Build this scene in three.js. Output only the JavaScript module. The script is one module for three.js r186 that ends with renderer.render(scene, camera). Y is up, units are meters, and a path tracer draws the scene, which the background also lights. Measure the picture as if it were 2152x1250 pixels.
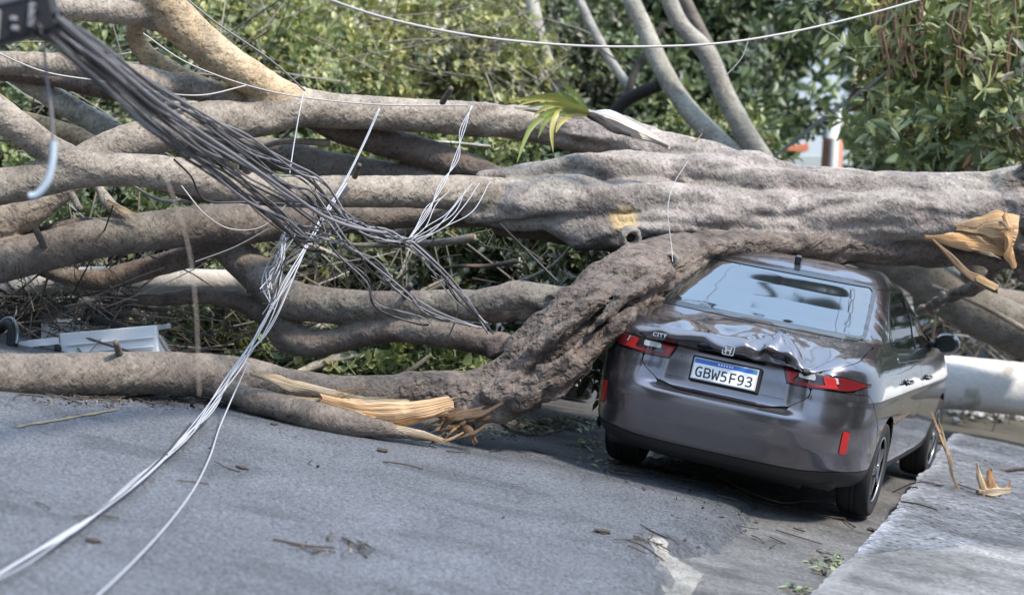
import * as THREE from 'three';
import { mergeGeometries, mergeVertices, toCreasedNormals } from 'three/addons/utils/BufferGeometryUtils.js';
import { RoundedBoxGeometry } from 'three/addons/geometries/RoundedBoxGeometry.js';
import { TextGeometry } from 'three/addons/geometries/TextGeometry.js';
import { FontLoader } from 'three/addons/loaders/FontLoader.js';

// ------------------------------------------------------------------ camera, sky, sun, exposure
const V = (x, y, z) => new THREE.Vector3(x, y, z);
const scene = new THREE.Scene();
const camera = new THREE.PerspectiveCamera(17.663, 1024 / 594, 0.1, 400);
const EYE = V(2.553, 1.886, 11.04);                       // metres, the car's rear bumper at z = 0, street running to -z
const YAW = -0.342, PITCH = 0.075, ROLL = 0.176, FPX = 4023;
const fwd = V(Math.sin(YAW) * Math.cos(PITCH), -Math.sin(PITCH), -Math.cos(YAW) * Math.cos(PITCH));
const r0 = V(Math.cos(YAW), 0, Math.sin(YAW)), u0 = r0.clone().cross(fwd);
const rgt = r0.clone().multiplyScalar(Math.cos(ROLL)).addScaledVector(u0, Math.sin(ROLL));
const upv = u0.clone().multiplyScalar(Math.cos(ROLL)).addScaledVector(r0, -Math.sin(ROLL));
camera.position.copy(EYE); camera.up.copy(upv); camera.lookAt(EYE.clone().add(fwd));
camera.focus = 11.6; camera.userData.fStop = 1.5;

const EXPOSURE = 1.38;
const SUN_DIR = V(0.68, 1.25, 0.24).normalize();
const renderer = new THREE.WebGLRenderer({ antialias: true });
renderer.toneMapping = THREE.LinearToneMapping; renderer.toneMappingExposure = EXPOSURE;
renderer.shadowMap.enabled = true;
const sun = new THREE.DirectionalLight(0xfff2e2, 4.4);
sun.position.copy(SUN_DIR).multiplyScalar(40); sun.castShadow = true; sun.shadow.radius = 14;
Object.assign(sun.shadow.camera, { left: -14, right: 14, top: 14, bottom: -14, near: 1, far: 90 });
sun.shadow.mapSize.set(2048, 2048); sun.shadow.normalBias = 0.02;
scene.add(sun, sun.target);

// ------------------------------------------------------------------ random numbers and noise
function rng(seed) { let a = seed >>> 0; return () => { a = (a + 0x6d2b79f5) | 0; let t = Math.imul(a ^ (a >>> 15), 1 | a); t = (t + Math.imul(t ^ (t >>> 7), 61 | t)) ^ t; return ((t ^ (t >>> 14)) >>> 0) / 4294967296; }; }
const PERM = new Uint8Array(512); { const r = rng(77), p = [...Array(256).keys()]; for (let i = 255; i > 0; i--) { const j = Math.floor(r() * (i + 1)); [p[i], p[j]] = [p[j], p[i]]; } for (let i = 0; i < 512; i++) PERM[i] = p[i & 255]; }
function noise3(x, y, z) {                                 // value noise, -1..1
  const X = Math.floor(x), Y = Math.floor(y), Z = Math.floor(z); x -= X; y -= Y; z -= Z;
  const u = x * x * (3 - 2 * x), v = y * y * (3 - 2 * y), w = z * z * (3 - 2 * z);
  const h = (i, j, k) => PERM[PERM[PERM[(X + i) & 255] + ((Y + j) & 255)] + ((Z + k) & 255)] / 127.5 - 1;
  const a = h(0, 0, 0) + u * (h(1, 0, 0) - h(0, 0, 0)), b = h(0, 1, 0) + u * (h(1, 1, 0) - h(0, 1, 0));
  const c = h(0, 0, 1) + u * (h(1, 0, 1) - h(0, 0, 1)), d = h(0, 1, 1) + u * (h(1, 1, 1) - h(0, 1, 1));
  return (a + v * (b - a)) + w * ((c + v * (d - c)) - (a + v * (b - a)));
}
function fbm(x, y, z, o = 4) { let s = 0, a = 0.5; for (let i = 0; i < o; i++) { s += a * noise3(x, y, z); x = x * 2.03 + 17.1; y = y * 2.03 + 3.7; z = z * 2.03 + 9.2; a *= 0.5; } return s; }
const clamp = (x, a = 0, b = 1) => Math.min(b, Math.max(a, x));
const sstep = (a, b, x) => { const t = clamp((x - a) / (b - a)); return t * t * (3 - 2 * t); };
const lerp = (a, b, t) => a + (b - a) * t;
const lin = (hex) => new THREE.Color(hex);

// ------------------------------------------------------------------ sky: bright thin overcast, bluish
{
  const w = 512, h = 256, d = new Float32Array(w * h * 4);
  for (let j = 0; j < h; j++) for (let i = 0; i < w; i++) {
    const phi = ((i + 0.5) / w - 0.5) * 2 * Math.PI, th = ((j + 0.5) / h - 0.5) * Math.PI;
    const dir = V(Math.cos(th) * Math.cos(phi), Math.sin(th), Math.cos(th) * Math.sin(phi));
    const e = Math.max(dir.y, 0), c = fbm(dir.x / (e + 0.25) * 1.3, dir.z / (e + 0.25) * 1.3, 4.2, 5);
    const cl = sstep(-0.25, 0.35, c), g = 1.5 * (1 + 2 * dir.y * (dir.y > 0)) / 3;
    const s = Math.max(0, dir.dot(SUN_DIR)), halo = 0.9 * Math.pow(s, 24) + 0.35 * Math.pow(s, 5);
    const hz = Math.pow(1 - clamp(e), 5), k = (j * w + i) * 4, low = dir.y < 0 ? 0.35 : 1;
    d[k] = low * (g * lerp(lerp(0.60, 0.92, cl), 0.95, hz) + halo); d[k + 1] = low * (g * lerp(lerp(0.88, 1.09, cl), 1.08, hz) + halo * 0.97); d[k + 2] = low * (g * lerp(lerp(1.32, 1.33, cl), 1.22, hz) + halo * 0.9); d[k + 3] = 1;
  }
  const t = new THREE.DataTexture(d, w, h, THREE.RGBAFormat, THREE.FloatType);
  t.mapping = THREE.EquirectangularReflectionMapping; t.magFilter = THREE.LinearFilter; t.needsUpdate = true;
  scene.background = t; scene.environment = t;
}

// ------------------------------------------------------------------ placing
const at = (px, py, depth) => EYE.clone().addScaledVector(fwd, depth).addScaledVector(rgt, (px - 1076) / FPX * depth).addScaledVector(upv, -(py - 625) / FPX * depth);
const rad = (rpx, depth) => rpx * depth / FPX;
function ground(px, py, y = 0) { const d = at(px, py, 1).sub(EYE); return EYE.clone().addScaledVector(d, (y - EYE.y) / d.y); }

const taken = new Map();
function numbered(name) { const n = taken.get(name) ?? 0; taken.set(name, n + 1); return n ? `${name}_${String(n).padStart(3, '0')}` : name; }
function tag(o, label, category, group) { o.userData.label = label; o.userData.category = category; if (group) o.userData.group = group; return o; }
function thing(name, label, category, pos = V(0, 0, 0), group) { const g = new THREE.Group(); g.name = numbered(name); g.position.copy(pos); scene.add(g); return tag(g, label, category, group); }
const partNames = new WeakMap();
function mesh(name, geo, mat, parent = scene) {
  let n = name;
  if (parent === scene) n = numbered(name);
  const m = new THREE.Mesh(geo, mat); m.name = n; m.castShadow = m.receiveShadow = true; parent.add(m); return m;
}
function struct(name, geo, mat) { const m = mesh(name, geo, mat); m.userData.kind = 'structure'; return m; }
const STD = (o) => new THREE.MeshStandardMaterial({ roughness: 0.9, ...o });
const PHY = (o) => new THREE.MeshPhysicalMaterial(o);

// ------------------------------------------------------------------ textures
function dataTex(n, fn, srgb = false, rep = [1, 1], m = n) {
  const d = new Uint8Array(n * m * 4);
  for (let j = 0; j < m; j++) for (let i = 0; i < n; i++) { const c = fn(i / n, j / m), k = (j * n + i) * 4; for (let q = 0; q < 3; q++) d[k + q] = clamp((c.length ? c[q] : c)) * 255; d[k + 3] = 255; }
  const t = new THREE.DataTexture(d, n, m, THREE.RGBAFormat); t.wrapS = t.wrapT = THREE.RepeatWrapping; t.magFilter = THREE.LinearFilter; t.minFilter = THREE.LinearMipmapLinearFilter; t.generateMipmaps = true;
  if (srgb) t.colorSpace = THREE.SRGBColorSpace; t.repeat.set(...rep); t.needsUpdate = true; return t;
}
// tiling noise on a torus
function tn(u, v, fu, fv, o = 4, s = 0) {
  let r = 0, a = 0.5; for (let k = 0; k < o; k++) { const A = u * fu, B = v * fv, X = Math.floor(A), Y = Math.floor(B), x = A - X, y = B - Y, p = x * x * (3 - 2 * x), q = y * y * (3 - 2 * y);
    const h = (i, j) => PERM[PERM[(((X + i) % fu) + s * 7 + k * 13) & 255] + ((((Y + j) % fv) + s * 3 + k * 29) & 255)] / 127.5 - 1;
    r += a * ((h(0, 0) * (1 - p) + h(1, 0) * p) * (1 - q) + (h(0, 1) * (1 - p) + h(1, 1) * p) * q); a *= 0.5; fu *= 2; fv *= 2; } return r;
}
// bark: u runs round the limb, v along it (metres)
const wp = (f) => (u, v) => { const a = 0.05 * tn(u, v, 5, 5, 3, 51), b = 0.05 * tn(u, v, 5, 5, 3, 52); return f(((u + a) % 1 + 1) % 1, ((v + b) % 1 + 1) % 1); };
const barkBump = dataTex(512, wp((u, v) => 0.5 + 0.5 * tn(u, v, 11, 12, 5, 1) + 0.25 * tn(u, v, 34, 34, 3, 2)), false, [1.6, 1.6]);
const barkMap = dataTex(512, wp((u, v) => { const a = tn(u, v, 6, 8, 5, 3), b = tn(u, v, 56, 60, 2, 4), k = clamp(0.74 + 0.3 * a + 0.3 * b); const sc = tn(u, v, 4, 70, 1, 15) > 0.44 && tn(u, v, 9, 9, 2, 16) > 0.22; const w = sc ? 1.4 : b > 0.4 ? 1.25 : b < -0.42 ? 0.6 : 1; return [k * w, k * w * 0.985, k * w * 0.97]; }), false, [1.3, 1.3]);
const roughBarkBump = dataTex(512, wp((u, v) => 0.5 + 0.5 * (1 - 2 * Math.abs(tn(u, v, 9, 5, 5, 11))) + 0.3 * tn(u, v, 34, 26, 3, 12)), false, [1.5, 1.5]);
const asphaltMap = dataTex(512, (u, v) => { const a = tn(u, v, 110, 110, 2, 21), b = tn(u, v, 5, 5, 4, 22), k = 0.62 + 0.12 * b + 0.75 * a + (a > 0.3 ? 0.3 : 0); return [k, k, k * 1.0]; }, false, [1, 1]);
const asphaltBump = dataTex(512, (u, v) => 0.5 + 0.6 * tn(u, v, 90, 90, 2, 21) + 0.25 * tn(u, v, 14, 14, 3, 25), false, [1, 1]);
const concreteMap = dataTex(512, (u, v) => { const b = tn(u, v, 4, 5, 5, 31), a = tn(u, v, 80, 80, 2, 32), cr = 1, k = (0.68 + 0.3 * b + 0.42 * a) * cr; return [k, k * 0.985, k * 0.96]; }, false, [1, 1]);
const concreteBump = dataTex(512, (u, v) => 0.55 + 0.4 * tn(u, v, 6, 9, 5, 33) + 0.22 * tn(u, v, 70, 70, 2, 32) , false, [1, 1]);
const woodMap = dataTex(256, (u, v) => { const g = tn(u, v, 44, 2, 4, 41), b = tn(u, v, 6, 2, 3, 42), k = 0.86 + 0.35 * g + 0.25 * b; return [k, k * 0.97, k * 0.9]; }, false, [3, 1]);
const woodBump = dataTex(256, (u, v) => 0.5 + 0.7 * tn(u, v, 50, 2, 4, 41), false, [3, 1]);

// ------------------------------------------------------------------ mesh tools
function curvePts(list, n) {                               // list of [Vector3, radius] -> n+1 samples along a centripetal spline
  const c = new THREE.CatmullRomCurve3(list.map((a) => a[0]), false, 'centripetal'); const out = [];
  for (let i = 0; i <= n; i++) { const t = i / n, f = t * (list.length - 1), k = Math.min(list.length - 2, Math.floor(f)), q = f - k, s = q * q * (3 - 2 * q); out.push([c.getPoint(t), lerp(list[k][1], list[k + 1][1], s)]); }
  return out;
}
function frames(pts) {                                     // parallel transport
  const F = []; let N = null;
  for (let i = 0; i < pts.length; i++) {
    const a = pts[Math.max(0, i - 1)][0], b = pts[Math.min(pts.length - 1, i + 1)][0], T = b.clone().sub(a).normalize();
    if (!N) { N = Math.abs(T.y) < 0.9 ? V(0, 1, 0) : V(1, 0, 0); }
    N = N.clone().addScaledVector(T, -N.dot(T)).normalize(); F.push({ T, N, B: T.clone().cross(N) });
  }
  return F;
}
// a limb: rings along a spline, knobbly radius, coloured by col(point, angle, s)
function limbGeo(list, { n = 40, sides = 14, seed = 0, amp = 0.08, col = null, caps = true, bend = 0 } = {}) {
  const P = curvePts(list, n), F = frames(P), pos = [], uv = [], cl = [], idx = []; let s = 0;
  for (let i = 0; i <= n; i++) {
    const [c0, r] = P[i], f = F[i]; if (i) s += c0.distanceTo(P[i - 1][0]);
    const c = c0.clone(); if (bend) { c.addScaledVector(f.N, bend * fbm(s * 1.5, seed, 1)); c.addScaledVector(f.B, bend * fbm(s * 1.5, seed, 7)); }
    for (let j = 0; j <= sides; j++) {
      const a = j / sides * 2 * Math.PI, nx = Math.cos(a), ny = Math.sin(a);
      const rr = r * (1 + amp * 1.6 * fbm(s * 2.2 + seed, nx * 1.2 + seed * 3, ny * 1.2, 3));
      const p = c.clone().addScaledVector(f.N, nx * rr).addScaledVector(f.B, ny * rr); pos.push(p.x, p.y, p.z); uv.push(a * r, s);
      if (col) { const k = col(p, a, s); cl.push(...k); }
    }
  }
  const w = sides + 1;
  for (let i = 0; i < n; i++) for (let j = 0; j < sides; j++) { const a = i * w + j, b = a + 1, c = a + w, d = c + 1; idx.push(a, b, c, b, d, c); }
  if (caps) for (const e of [0, n]) { const q = pos.length / 3; const p = P[e][0]; pos.push(p.x, p.y, p.z); uv.push(0, 0); if (col) cl.push(...col(p, 0, s)); for (let j = 0; j < sides; j++) { const a = e * w + j; e ? idx.push(a, a + 1, q) : idx.push(a + 1, a, q); } }
  const g = new THREE.BufferGeometry(); g.setAttribute('position', new THREE.Float32BufferAttribute(pos, 3)); g.setAttribute('uv', new THREE.Float32BufferAttribute(uv, 2));
  if (col) g.setAttribute('color', new THREE.Float32BufferAttribute(cl, 3)); g.setIndex(idx); g.computeVertexNormals();
  const nn = g.attributes.normal; for (let i = 0; i <= n; i++) { const a = i * w, b = a + sides; for (const k of ['X', 'Y', 'Z']) { const m = (nn['get' + k](a) + nn['get' + k](b)) / 2; nn['set' + k](a, m); nn['set' + k](b, m); } }
  return g;
}
const tube = (pts, r, n = 60, k = 6) => new THREE.TubeGeometry(new THREE.CatmullRomCurve3(pts, false, 'centripetal'), n, r, k, false);
// clip an indexed geometry (position, normal) by f(x, y, z) >= 0; optional offset along the normal and a rim of the given depth
function clipGeo(src, fn, offset = 0, rim = 0) {
  const P = src.attributes.position, N = src.attributes.normal, I = src.index, out = [], f = new Float32Array(P.count);
  for (let i = 0; i < P.count; i++) f[i] = fn(P.getX(i), P.getY(i), P.getZ(i));
  const map = new Map(), pos = [], nor = [], idx = [];
  const vert = (key, p, n) => { let k = map.get(key); if (k === undefined) { k = pos.length / 3; map.set(key, k); const l = Math.hypot(...n) || 1; n = n.map((x) => x / l); pos.push(p[0] + n[0] * offset, p[1] + n[1] * offset, p[2] + n[2] * offset); nor.push(...n); } return k; };
  const get = (a) => vert('v' + a, [P.getX(a), P.getY(a), P.getZ(a)], [N.getX(a), N.getY(a), N.getZ(a)]);
  const cut = (a, b) => { if (a > b) [a, b] = [b, a]; const t = f[a] / (f[a] - f[b]); const L = (A, k) => A['get' + k](a) * (1 - t) + A['get' + k](b) * t; return vert('e' + a + '_' + b, ['X', 'Y', 'Z'].map((k) => L(P, k)), ['X', 'Y', 'Z'].map((k) => L(N, k))); };
  for (let i = 0; i < I.count; i += 3) {
    const t = [I.getX(i), I.getX(i + 1), I.getX(i + 2)], ins = t.map((v) => f[v] >= 0), c = ins.filter(Boolean).length;
    if (!c) continue; if (c === 3) { idx.push(...t.map(get)); continue; }
    const poly = []; for (let k = 0; k < 3; k++) { const a = t[k], b = t[(k + 1) % 3]; if (f[a] >= 0) poly.push(get(a)); if ((f[a] >= 0) !== (f[b] >= 0)) poly.push(cut(a, b)); }
    for (let k = 1; k + 1 < poly.length; k++) idx.push(poly[0], poly[k], poly[k + 1]);
  }
  if (rim) {
    const edge = new Map(); for (let i = 0; i < idx.length; i += 3) for (let k = 0; k < 3; k++) { const a = idx[i + k], b = idx[i + (k + 1) % 3], r = b + '_' + a; if (edge.has(r)) edge.delete(r); else edge.set(a + '_' + b, [a, b]); }
    for (const [a, b] of edge.values()) { const q = pos.length / 3; const pa = [0, 1, 2].map((k) => pos[a * 3 + k]), pb = [0, 1, 2].map((k) => pos[b * 3 + k]), na = [0, 1, 2].map((k) => nor[a * 3 + k]), nb = [0, 1, 2].map((k) => nor[b * 3 + k]);
      const e = V(pb[0] - pa[0], pb[1] - pa[1], pb[2] - pa[2]), s = e.cross(V(...na)).normalize();
      pos.push(...pa, ...pb, ...pb.map((x, k) => x - nb[k] * rim), ...pa.map((x, k) => x - na[k] * rim)); for (let k = 0; k < 4; k++) nor.push(s.x, s.y, s.z); idx.push(q + 1, q, q + 3, q + 1, q + 3, q + 2); }
  }
  const g = new THREE.BufferGeometry(); g.setAttribute('position', new THREE.Float32BufferAttribute(pos, 3)); g.setAttribute('normal', new THREE.Float32BufferAttribute(nor, 3));
  const uv = new Float32Array(pos.length / 3 * 2); for (let i = 0; i < uv.length / 2; i++) { uv[2 * i] = pos[3 * i] + pos[3 * i + 2] * 0.3; uv[2 * i + 1] = pos[3 * i + 1] + pos[3 * i + 2] * 0.7; }
  g.setAttribute('uv', new THREE.Float32BufferAttribute(uv, 2)); g.setIndex(idx); return g;
}

// ================================================================== the setting: ground, road, gutter, pavement
function sheet(x0, x1, z0, z1, step, hfn, cfn, uvs = 1) {
  const nx = Math.max(1, Math.round((x1 - x0) / step)), nz = Math.max(1, Math.round((z1 - z0) / step)), pos = [], uv = [], col = [], idx = [];
  for (let j = 0; j <= nz; j++) for (let i = 0; i <= nx; i++) { const x = lerp(x0, x1, i / nx), z = lerp(z0, z1, j / nz), y = hfn(x, z); pos.push(x, y, z); uv.push(x * uvs, z * uvs); if (cfn) col.push(...cfn(x, z)); }
  for (let j = 0; j < nz; j++) for (let i = 0; i < nx; i++) { const a = j * (nx + 1) + i, b = a + 1, c = a + nx + 1, d = c + 1; idx.push(a, c, b, b, c, d); }
  const g = new THREE.BufferGeometry(); g.setAttribute('position', new THREE.Float32BufferAttribute(pos, 3)); g.setAttribute('uv', new THREE.Float32BufferAttribute(uv, 2));
  if (cfn) g.setAttribute('color', new THREE.Float32BufferAttribute(col, 3)); g.setIndex(idx); g.computeVertexNormals(); return g;
}
// keep uv / colour of a sheet while clipping it (positions only move where it is cut)
function clipSheet(g, fn, skirt, cfn, uvs = 1) {
  const o = clipGeo(g, fn, 0, 0), P = o.attributes.position, uv = o.attributes.uv, col = [];
  let pos = [...P.array], idx = [...o.index.array], nor = [...o.attributes.normal.array], uvA = [];
  const edge = new Map(); for (let i = 0; i < idx.length; i += 3) for (let k = 0; k < 3; k++) { const a = idx[i + k], b = idx[i + (k + 1) % 3], r = b + '_' + a; if (edge.has(r)) edge.delete(r); else edge.set(a + '_' + b, [a, b]); }
  for (const [a, b] of edge.values()) { const q = pos.length / 3, A = [0, 1, 2].map((k) => pos[a * 3 + k]), B = [0, 1, 2].map((k) => pos[b * 3 + k]); const s = V(A[2] - B[2], 0, B[0] - A[0]).normalize(); pos.push(...A, ...B, B[0] + s.x * skirt * 0.15, B[1] - skirt, B[2] + s.z * skirt * 0.15, A[0] + s.x * skirt * 0.15, A[1] - skirt, A[2] + s.z * skirt * 0.15); for (let k = 0; k < 4; k++) nor.push(s.x, 0.3, s.z); idx.push(q + 1, q, q + 3, q + 1, q + 3, q + 2); }
  for (let i = 0; i < pos.length / 3; i++) { uvA.push(pos[i * 3] * uvs, (pos[i * 3 + 2] + pos[i * 3 + 1]) * uvs); if (cfn) col.push(...cfn(pos[i * 3], pos[i * 3 + 2])); }
  const r = new THREE.BufferGeometry(); r.setAttribute('position', new THREE.Float32BufferAttribute(pos, 3)); r.setAttribute('normal', new THREE.Float32BufferAttribute(nor, 3)); r.setAttribute('uv', new THREE.Float32BufferAttribute(uvA, 2)); if (cfn) r.setAttribute('color', new THREE.Float32BufferAttribute(col, 3)); r.setIndex(idx); return r;
}
function polySdf(poly) {                                   // > 0 inside
  return (x, y) => { let d = 1e9, s = 1; for (let i = 0, j = poly.length - 1; i < poly.length; j = i++) { const [ax, ay] = poly[i], [bx, by] = poly[j], ex = bx - ax, ey = by - ay, wx = x - ax, wy = y - ay, t = clamp((wx * ex + wy * ey) / (ex * ex + ey * ey || 1)); d = Math.min(d, (wx - ex * t) ** 2 + (wy - ey * t) ** 2); if ((ay > y) !== (by > y) && x < (bx - ax) * (y - ay) / (by - ay) + ax) s = -s; } return -s * Math.sqrt(d); };
}
const P2 = (px, py) => { const g = ground(px, py); return [g.x, g.z]; };
const KERB_X = 0.95;
const kerbLine = (z) => (z > -0.42 ? 1.04 + 0.033 * (z + 0.42) : 1.04 + 0.0535 * (z + 0.42));
const kerbX = (z) => kerbLine(z) + 0.03 * fbm(z * 1.7, 3, 5, 3) + 0.012 * fbm(z * 9, 3, 5, 2);
// the worn edge of the asphalt: behind it the lane where the car stands, towards the kerb a concrete gutter
const asphEdge = [[0.72, 14], ...[[1422, 1250], [1385, 1195], [1420, 1170], [1490, 1160], [1560, 1112], [1590, 1062], [1540, 1030], [1300, 987], [1100, 957], [930, 934]].map(([x, y]) => P2(x, y)), [-2.5, -0.02], [-2.9, -1.5], [-3.4, -6], [-3.6, -60], [-60, -60], [-60, 14]];
const asphIn = polySdf(asphEdge);
const asphF = (x, z) => asphIn(x, z) + 0.22;
const wave = (x, z) => 0.02 * fbm(x * 0.7, z * 0.7, 4, 3);
const edgeN = (x, z) => asphIn(x, z) + 0.05 * fbm(x * 4, z * 4, 2, 3) + 0.03 * fbm(x * 13, z * 13, 7, 3);
const roadY = (x, z) => { const e = edgeN(x, z); return -0.035 + 0.085 * sstep(-0.12, 0.15, e) + 0.016 * sstep(-0.1, 0.05, e) * sstep(0.6, 0.1, e) * fbm(x * 8, z * 8, 4, 3) + wave(x, z) * 0.35 + 0.004 * fbm(x * 4, z * 4, 1, 2); };
const gutY = (x, z) => -0.012 * sstep(-0.5, 0.8, x) + 0.018 * fbm(x * 1.8, z * 2.6, 9, 5) * sstep(-1, 0.2, x) + 0.3 * wave(x, z) + 0.004;
const roadCol = (x, z) => { const n = fbm(x * 0.9, z * 1.6, 8, 4), m = fbm(x * 3.3, z * 3.3, 3, 3), e = sstep(0.0, 0.35, asphIn(x, z)); let k = 0.138 * (1 + 0.28 * n + 0.16 * m) * lerp(0.82, 1, e); const st = sstep(0.2, 0.34, fbm(x * 1.6 + 5, z * 4.5, 6, 4)) * 0.25; k *= (1 - st) * (1 - 0.3 * sstep(0.4, 0.05, asphIn(x, z)) * sstep(-0.1, 0.3, fbm(x * 7, z * 7, 9, 3))); return [k * 0.93, k * 1.0, k * 1.15]; };
const gutCol = (x, z) => { const n = fbm(x * 2.2, z * 3.1, 2, 4), a = sstep(-0.6, 0.3, x + 0.25 * fbm(x, z, 1, 2)), k = lerp(0.10, 0.135, a) * (1 + 0.6 * n + 0.3 * fbm(x * 8, z * 12, 5, 3)) * (1 - 0.25 * sstep(0.1, 0.3, fbm(x * 5, z * 6, 12, 3))); return [k * lerp(0.97, 1.0, a), k, k * lerp(1.07, 1.01, a)]; };
const matAsphalt = STD({ vertexColors: true, map: asphaltMap, bumpMap: asphaltBump, bumpScale: 0.006, roughness: 0.78 });
const matGutter = STD({ vertexColors: true, map: concreteMap, bumpMap: concreteBump, bumpScale: 0.03, roughness: 0.88 });
const matPave = STD({ vertexColors: true, map: concreteMap, bumpMap: concreteBump, bumpScale: 0.012, roughness: 0.9 });
const matSoil = STD({ color: new THREE.Color(0.05, 0.042, 0.03), roughness: 1 });

struct('ground', sheet(-150, 150, -260, 40, 10, (x, z) => -0.12 - (z < -12 ? 0 : 0), null), matSoil);
// far road in coarse cells, near road in fine ones
struct('road', clipSheet(mergeSheets([sheet(-4.5, 1.0, -1.0, 5.2, 0.03, roadY), sheet(-16, -4.5, -1.0, 5.2, 0.25, roadY), sheet(-16, 1.0, -22, -1.0, 0.25, roadY), sheet(-16, 1.0, 5.2, 14, 0.3, roadY)]), (x, y, z) => asphF(x, z), 0.02, roadCol, 0.9), matAsphalt);
function mergeSheets(l) { return mergeGeometries(l); }
struct('gutter', mergeGeometries([sheet(-3.6, 1.25, -1.2, 5.2, 0.03, gutY, gutCol, 0.8), sheet(-6, 1.02, -24, -1.2, 0.2, gutY, gutCol, 0.8), sheet(0.2, 1.4, 5.2, 14, 0.2, gutY, gutCol, 0.8)]), matGutter);
{ // light broken concrete tongue where the asphalt ends
  const poly = [[1358, 1150], [1372, 1136], [1400, 1142], [1428, 1178], [1500, 1205], [1475, 1250], [1440, 1300], [1385, 1300], [1390, 1240], [1400, 1215]].map(([x, y]) => P2(x, y)), f = polySdf(poly);
  const xs = poly.map((p) => p[0]), zs = poly.map((p) => p[1]);
  const c = clipSheet(sheet(Math.min(...xs) - 0.1, Math.max(...xs) + 0.1, Math.min(...zs) - 0.1, Math.max(...zs) + 0.1, 0.02, (x, z) => Math.max(roadY(x, z), gutY(x, z)) + 0.012 * sstep(0, 0.12, f(x, z)) - 0.004 + 0.035 * Math.max(0, fbm(x * 7, z * 7, 3, 4))), (x, y, z) => f(x, z) + 0.03 * fbm(x * 9, z * 9, 5, 3), 0.06, (x, z) => { const k = 0.25 * (1 + 0.7 * fbm(x * 7, z * 7, 6, 4)); return [k * 1.02, k, k * 0.94]; });
  struct('broken_concrete', c, matGutter);
}
// pavement: cast slab with kerb, uneven, a broken corner
const paveY = (x, z) => 0.125 + 0.008 * fbm(x * 5, z * 9, 2, 3) + 0.028 * fbm(x * 1.3, z * 1.1, 5, 3) + 0.014 * sstep(0, 0.4, fbm(x * 2.4, z * 3.5, 15, 3)) + 0.05 * sstep(1.6, 3.4, x) - 0.018 * sstep(0.05, 0, x - kerbLine(z));
const paveCol = (x, z) => { const n = fbm(x * 1.6, z * 2.4, 21, 4), e = sstep(0.13, 0.03, x - kerbX(z)), d = sstep(0.12, 0.34, fbm(x * 2.3, z * 4.1, 13, 4)); let k = 0.215 * (1 + 0.6 * n + 0.25 * fbm(x * 9, z * 14, 3, 3)) * (1 - 0.32 * d); k = lerp(k, 0.31 * (1 + 0.3 * n), e * 0.8); return [k * 0.97, k * 0.99, k * 1.02]; };
const paveF = (x, z) => x - kerbX(z);
const paveEnd = -6.2;
// two casts: a smoother near slab, and beyond its joint an older one worn down to the grit
const jA = ground(1760, 1163, 0.125), jB = ground(2152, 1148, 0.125), joint = (x, z) => (z - lerp(jA.z, jB.z, (x - jA.x) / (jB.x - jA.x))) + 0.03 * fbm(x * 5, z * 5, 3, 3);
const paveSheets = () => mergeGeometries([sheet(0.6, 3.4, paveEnd, 4.4, 0.03, paveY), sheet(3.4, 7, paveEnd, 4.4, 0.2, paveY), sheet(0.6, 7, 4.4, 14, 0.2, paveY)]);
const gritMap = dataTex(512, (u, v) => { const a = tn(u, v, 60, 60, 2, 71), c = tn(u, v, 110, 110, 1, 73), b = tn(u, v, 5, 5, 4, 72), k = 0.62 + 0.2 * b + 0.35 * a + 0.25 * c + (a > 0.3 ? 0.2 : 0) - (a < -0.38 ? 0.25 : 0); return [k, k, k]; }, false, [0.9, 0.9]);
const gritBump = dataTex(512, (u, v) => 0.5 + 0.5 * tn(u, v, 60, 60, 2, 71) + 0.3 * tn(u, v, 12, 12, 3, 74), false, [0.9, 0.9]);
struct('pavement', clipSheet(paveSheets(), (x, y, z) => Math.min(paveF(x, z), joint(x, z) - 0.006), 0.16, paveCol, 0.7), matPave);
struct('pavement', clipSheet(paveSheets(), (x, y, z) => Math.min(paveF(x, z) + 0.02 * fbm(x * 7, z * 7, 8, 3), -joint(x, z) - 0.006), 0.16, (x, z) => paveCol(x, z).map((c, i) => c * [0.80, 0.83, 0.90][i] * (1 + 0.5 * sstep(0.1, 0.02, x - kerbX(z)))), 0.7), STD({ vertexColors: true, map: gritMap, bumpMap: gritBump, bumpScale: 0.014, roughness: 0.9 }));
struct('pavement_joint', clipSheet(sheet(0.6, 7, -6, 4.4, 0.05, (x, z) => paveY(x, z) - 0.02), (x, y, z) => Math.min(paveF(x, z) - 0.02, 0.03 - Math.abs(joint(x, z))), 0.05), matSoil);
struct('verge', sheet(-0.6, 14, -40, paveEnd + 0.03, 0.2, (x, z) => 0.05 * sstep(0.0, 1.0, x) + 0.05 * fbm(x * 1.2, z * 1.2, 4, 3), (x, z) => { const k = 0.06 * (1 + 0.6 * fbm(x * 3, z * 3, 2, 3)); return [k * 1.15, k, k * 0.7]; }), STD({ vertexColors: true, bumpMap: concreteBump, bumpScale: 0.03 }));

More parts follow.
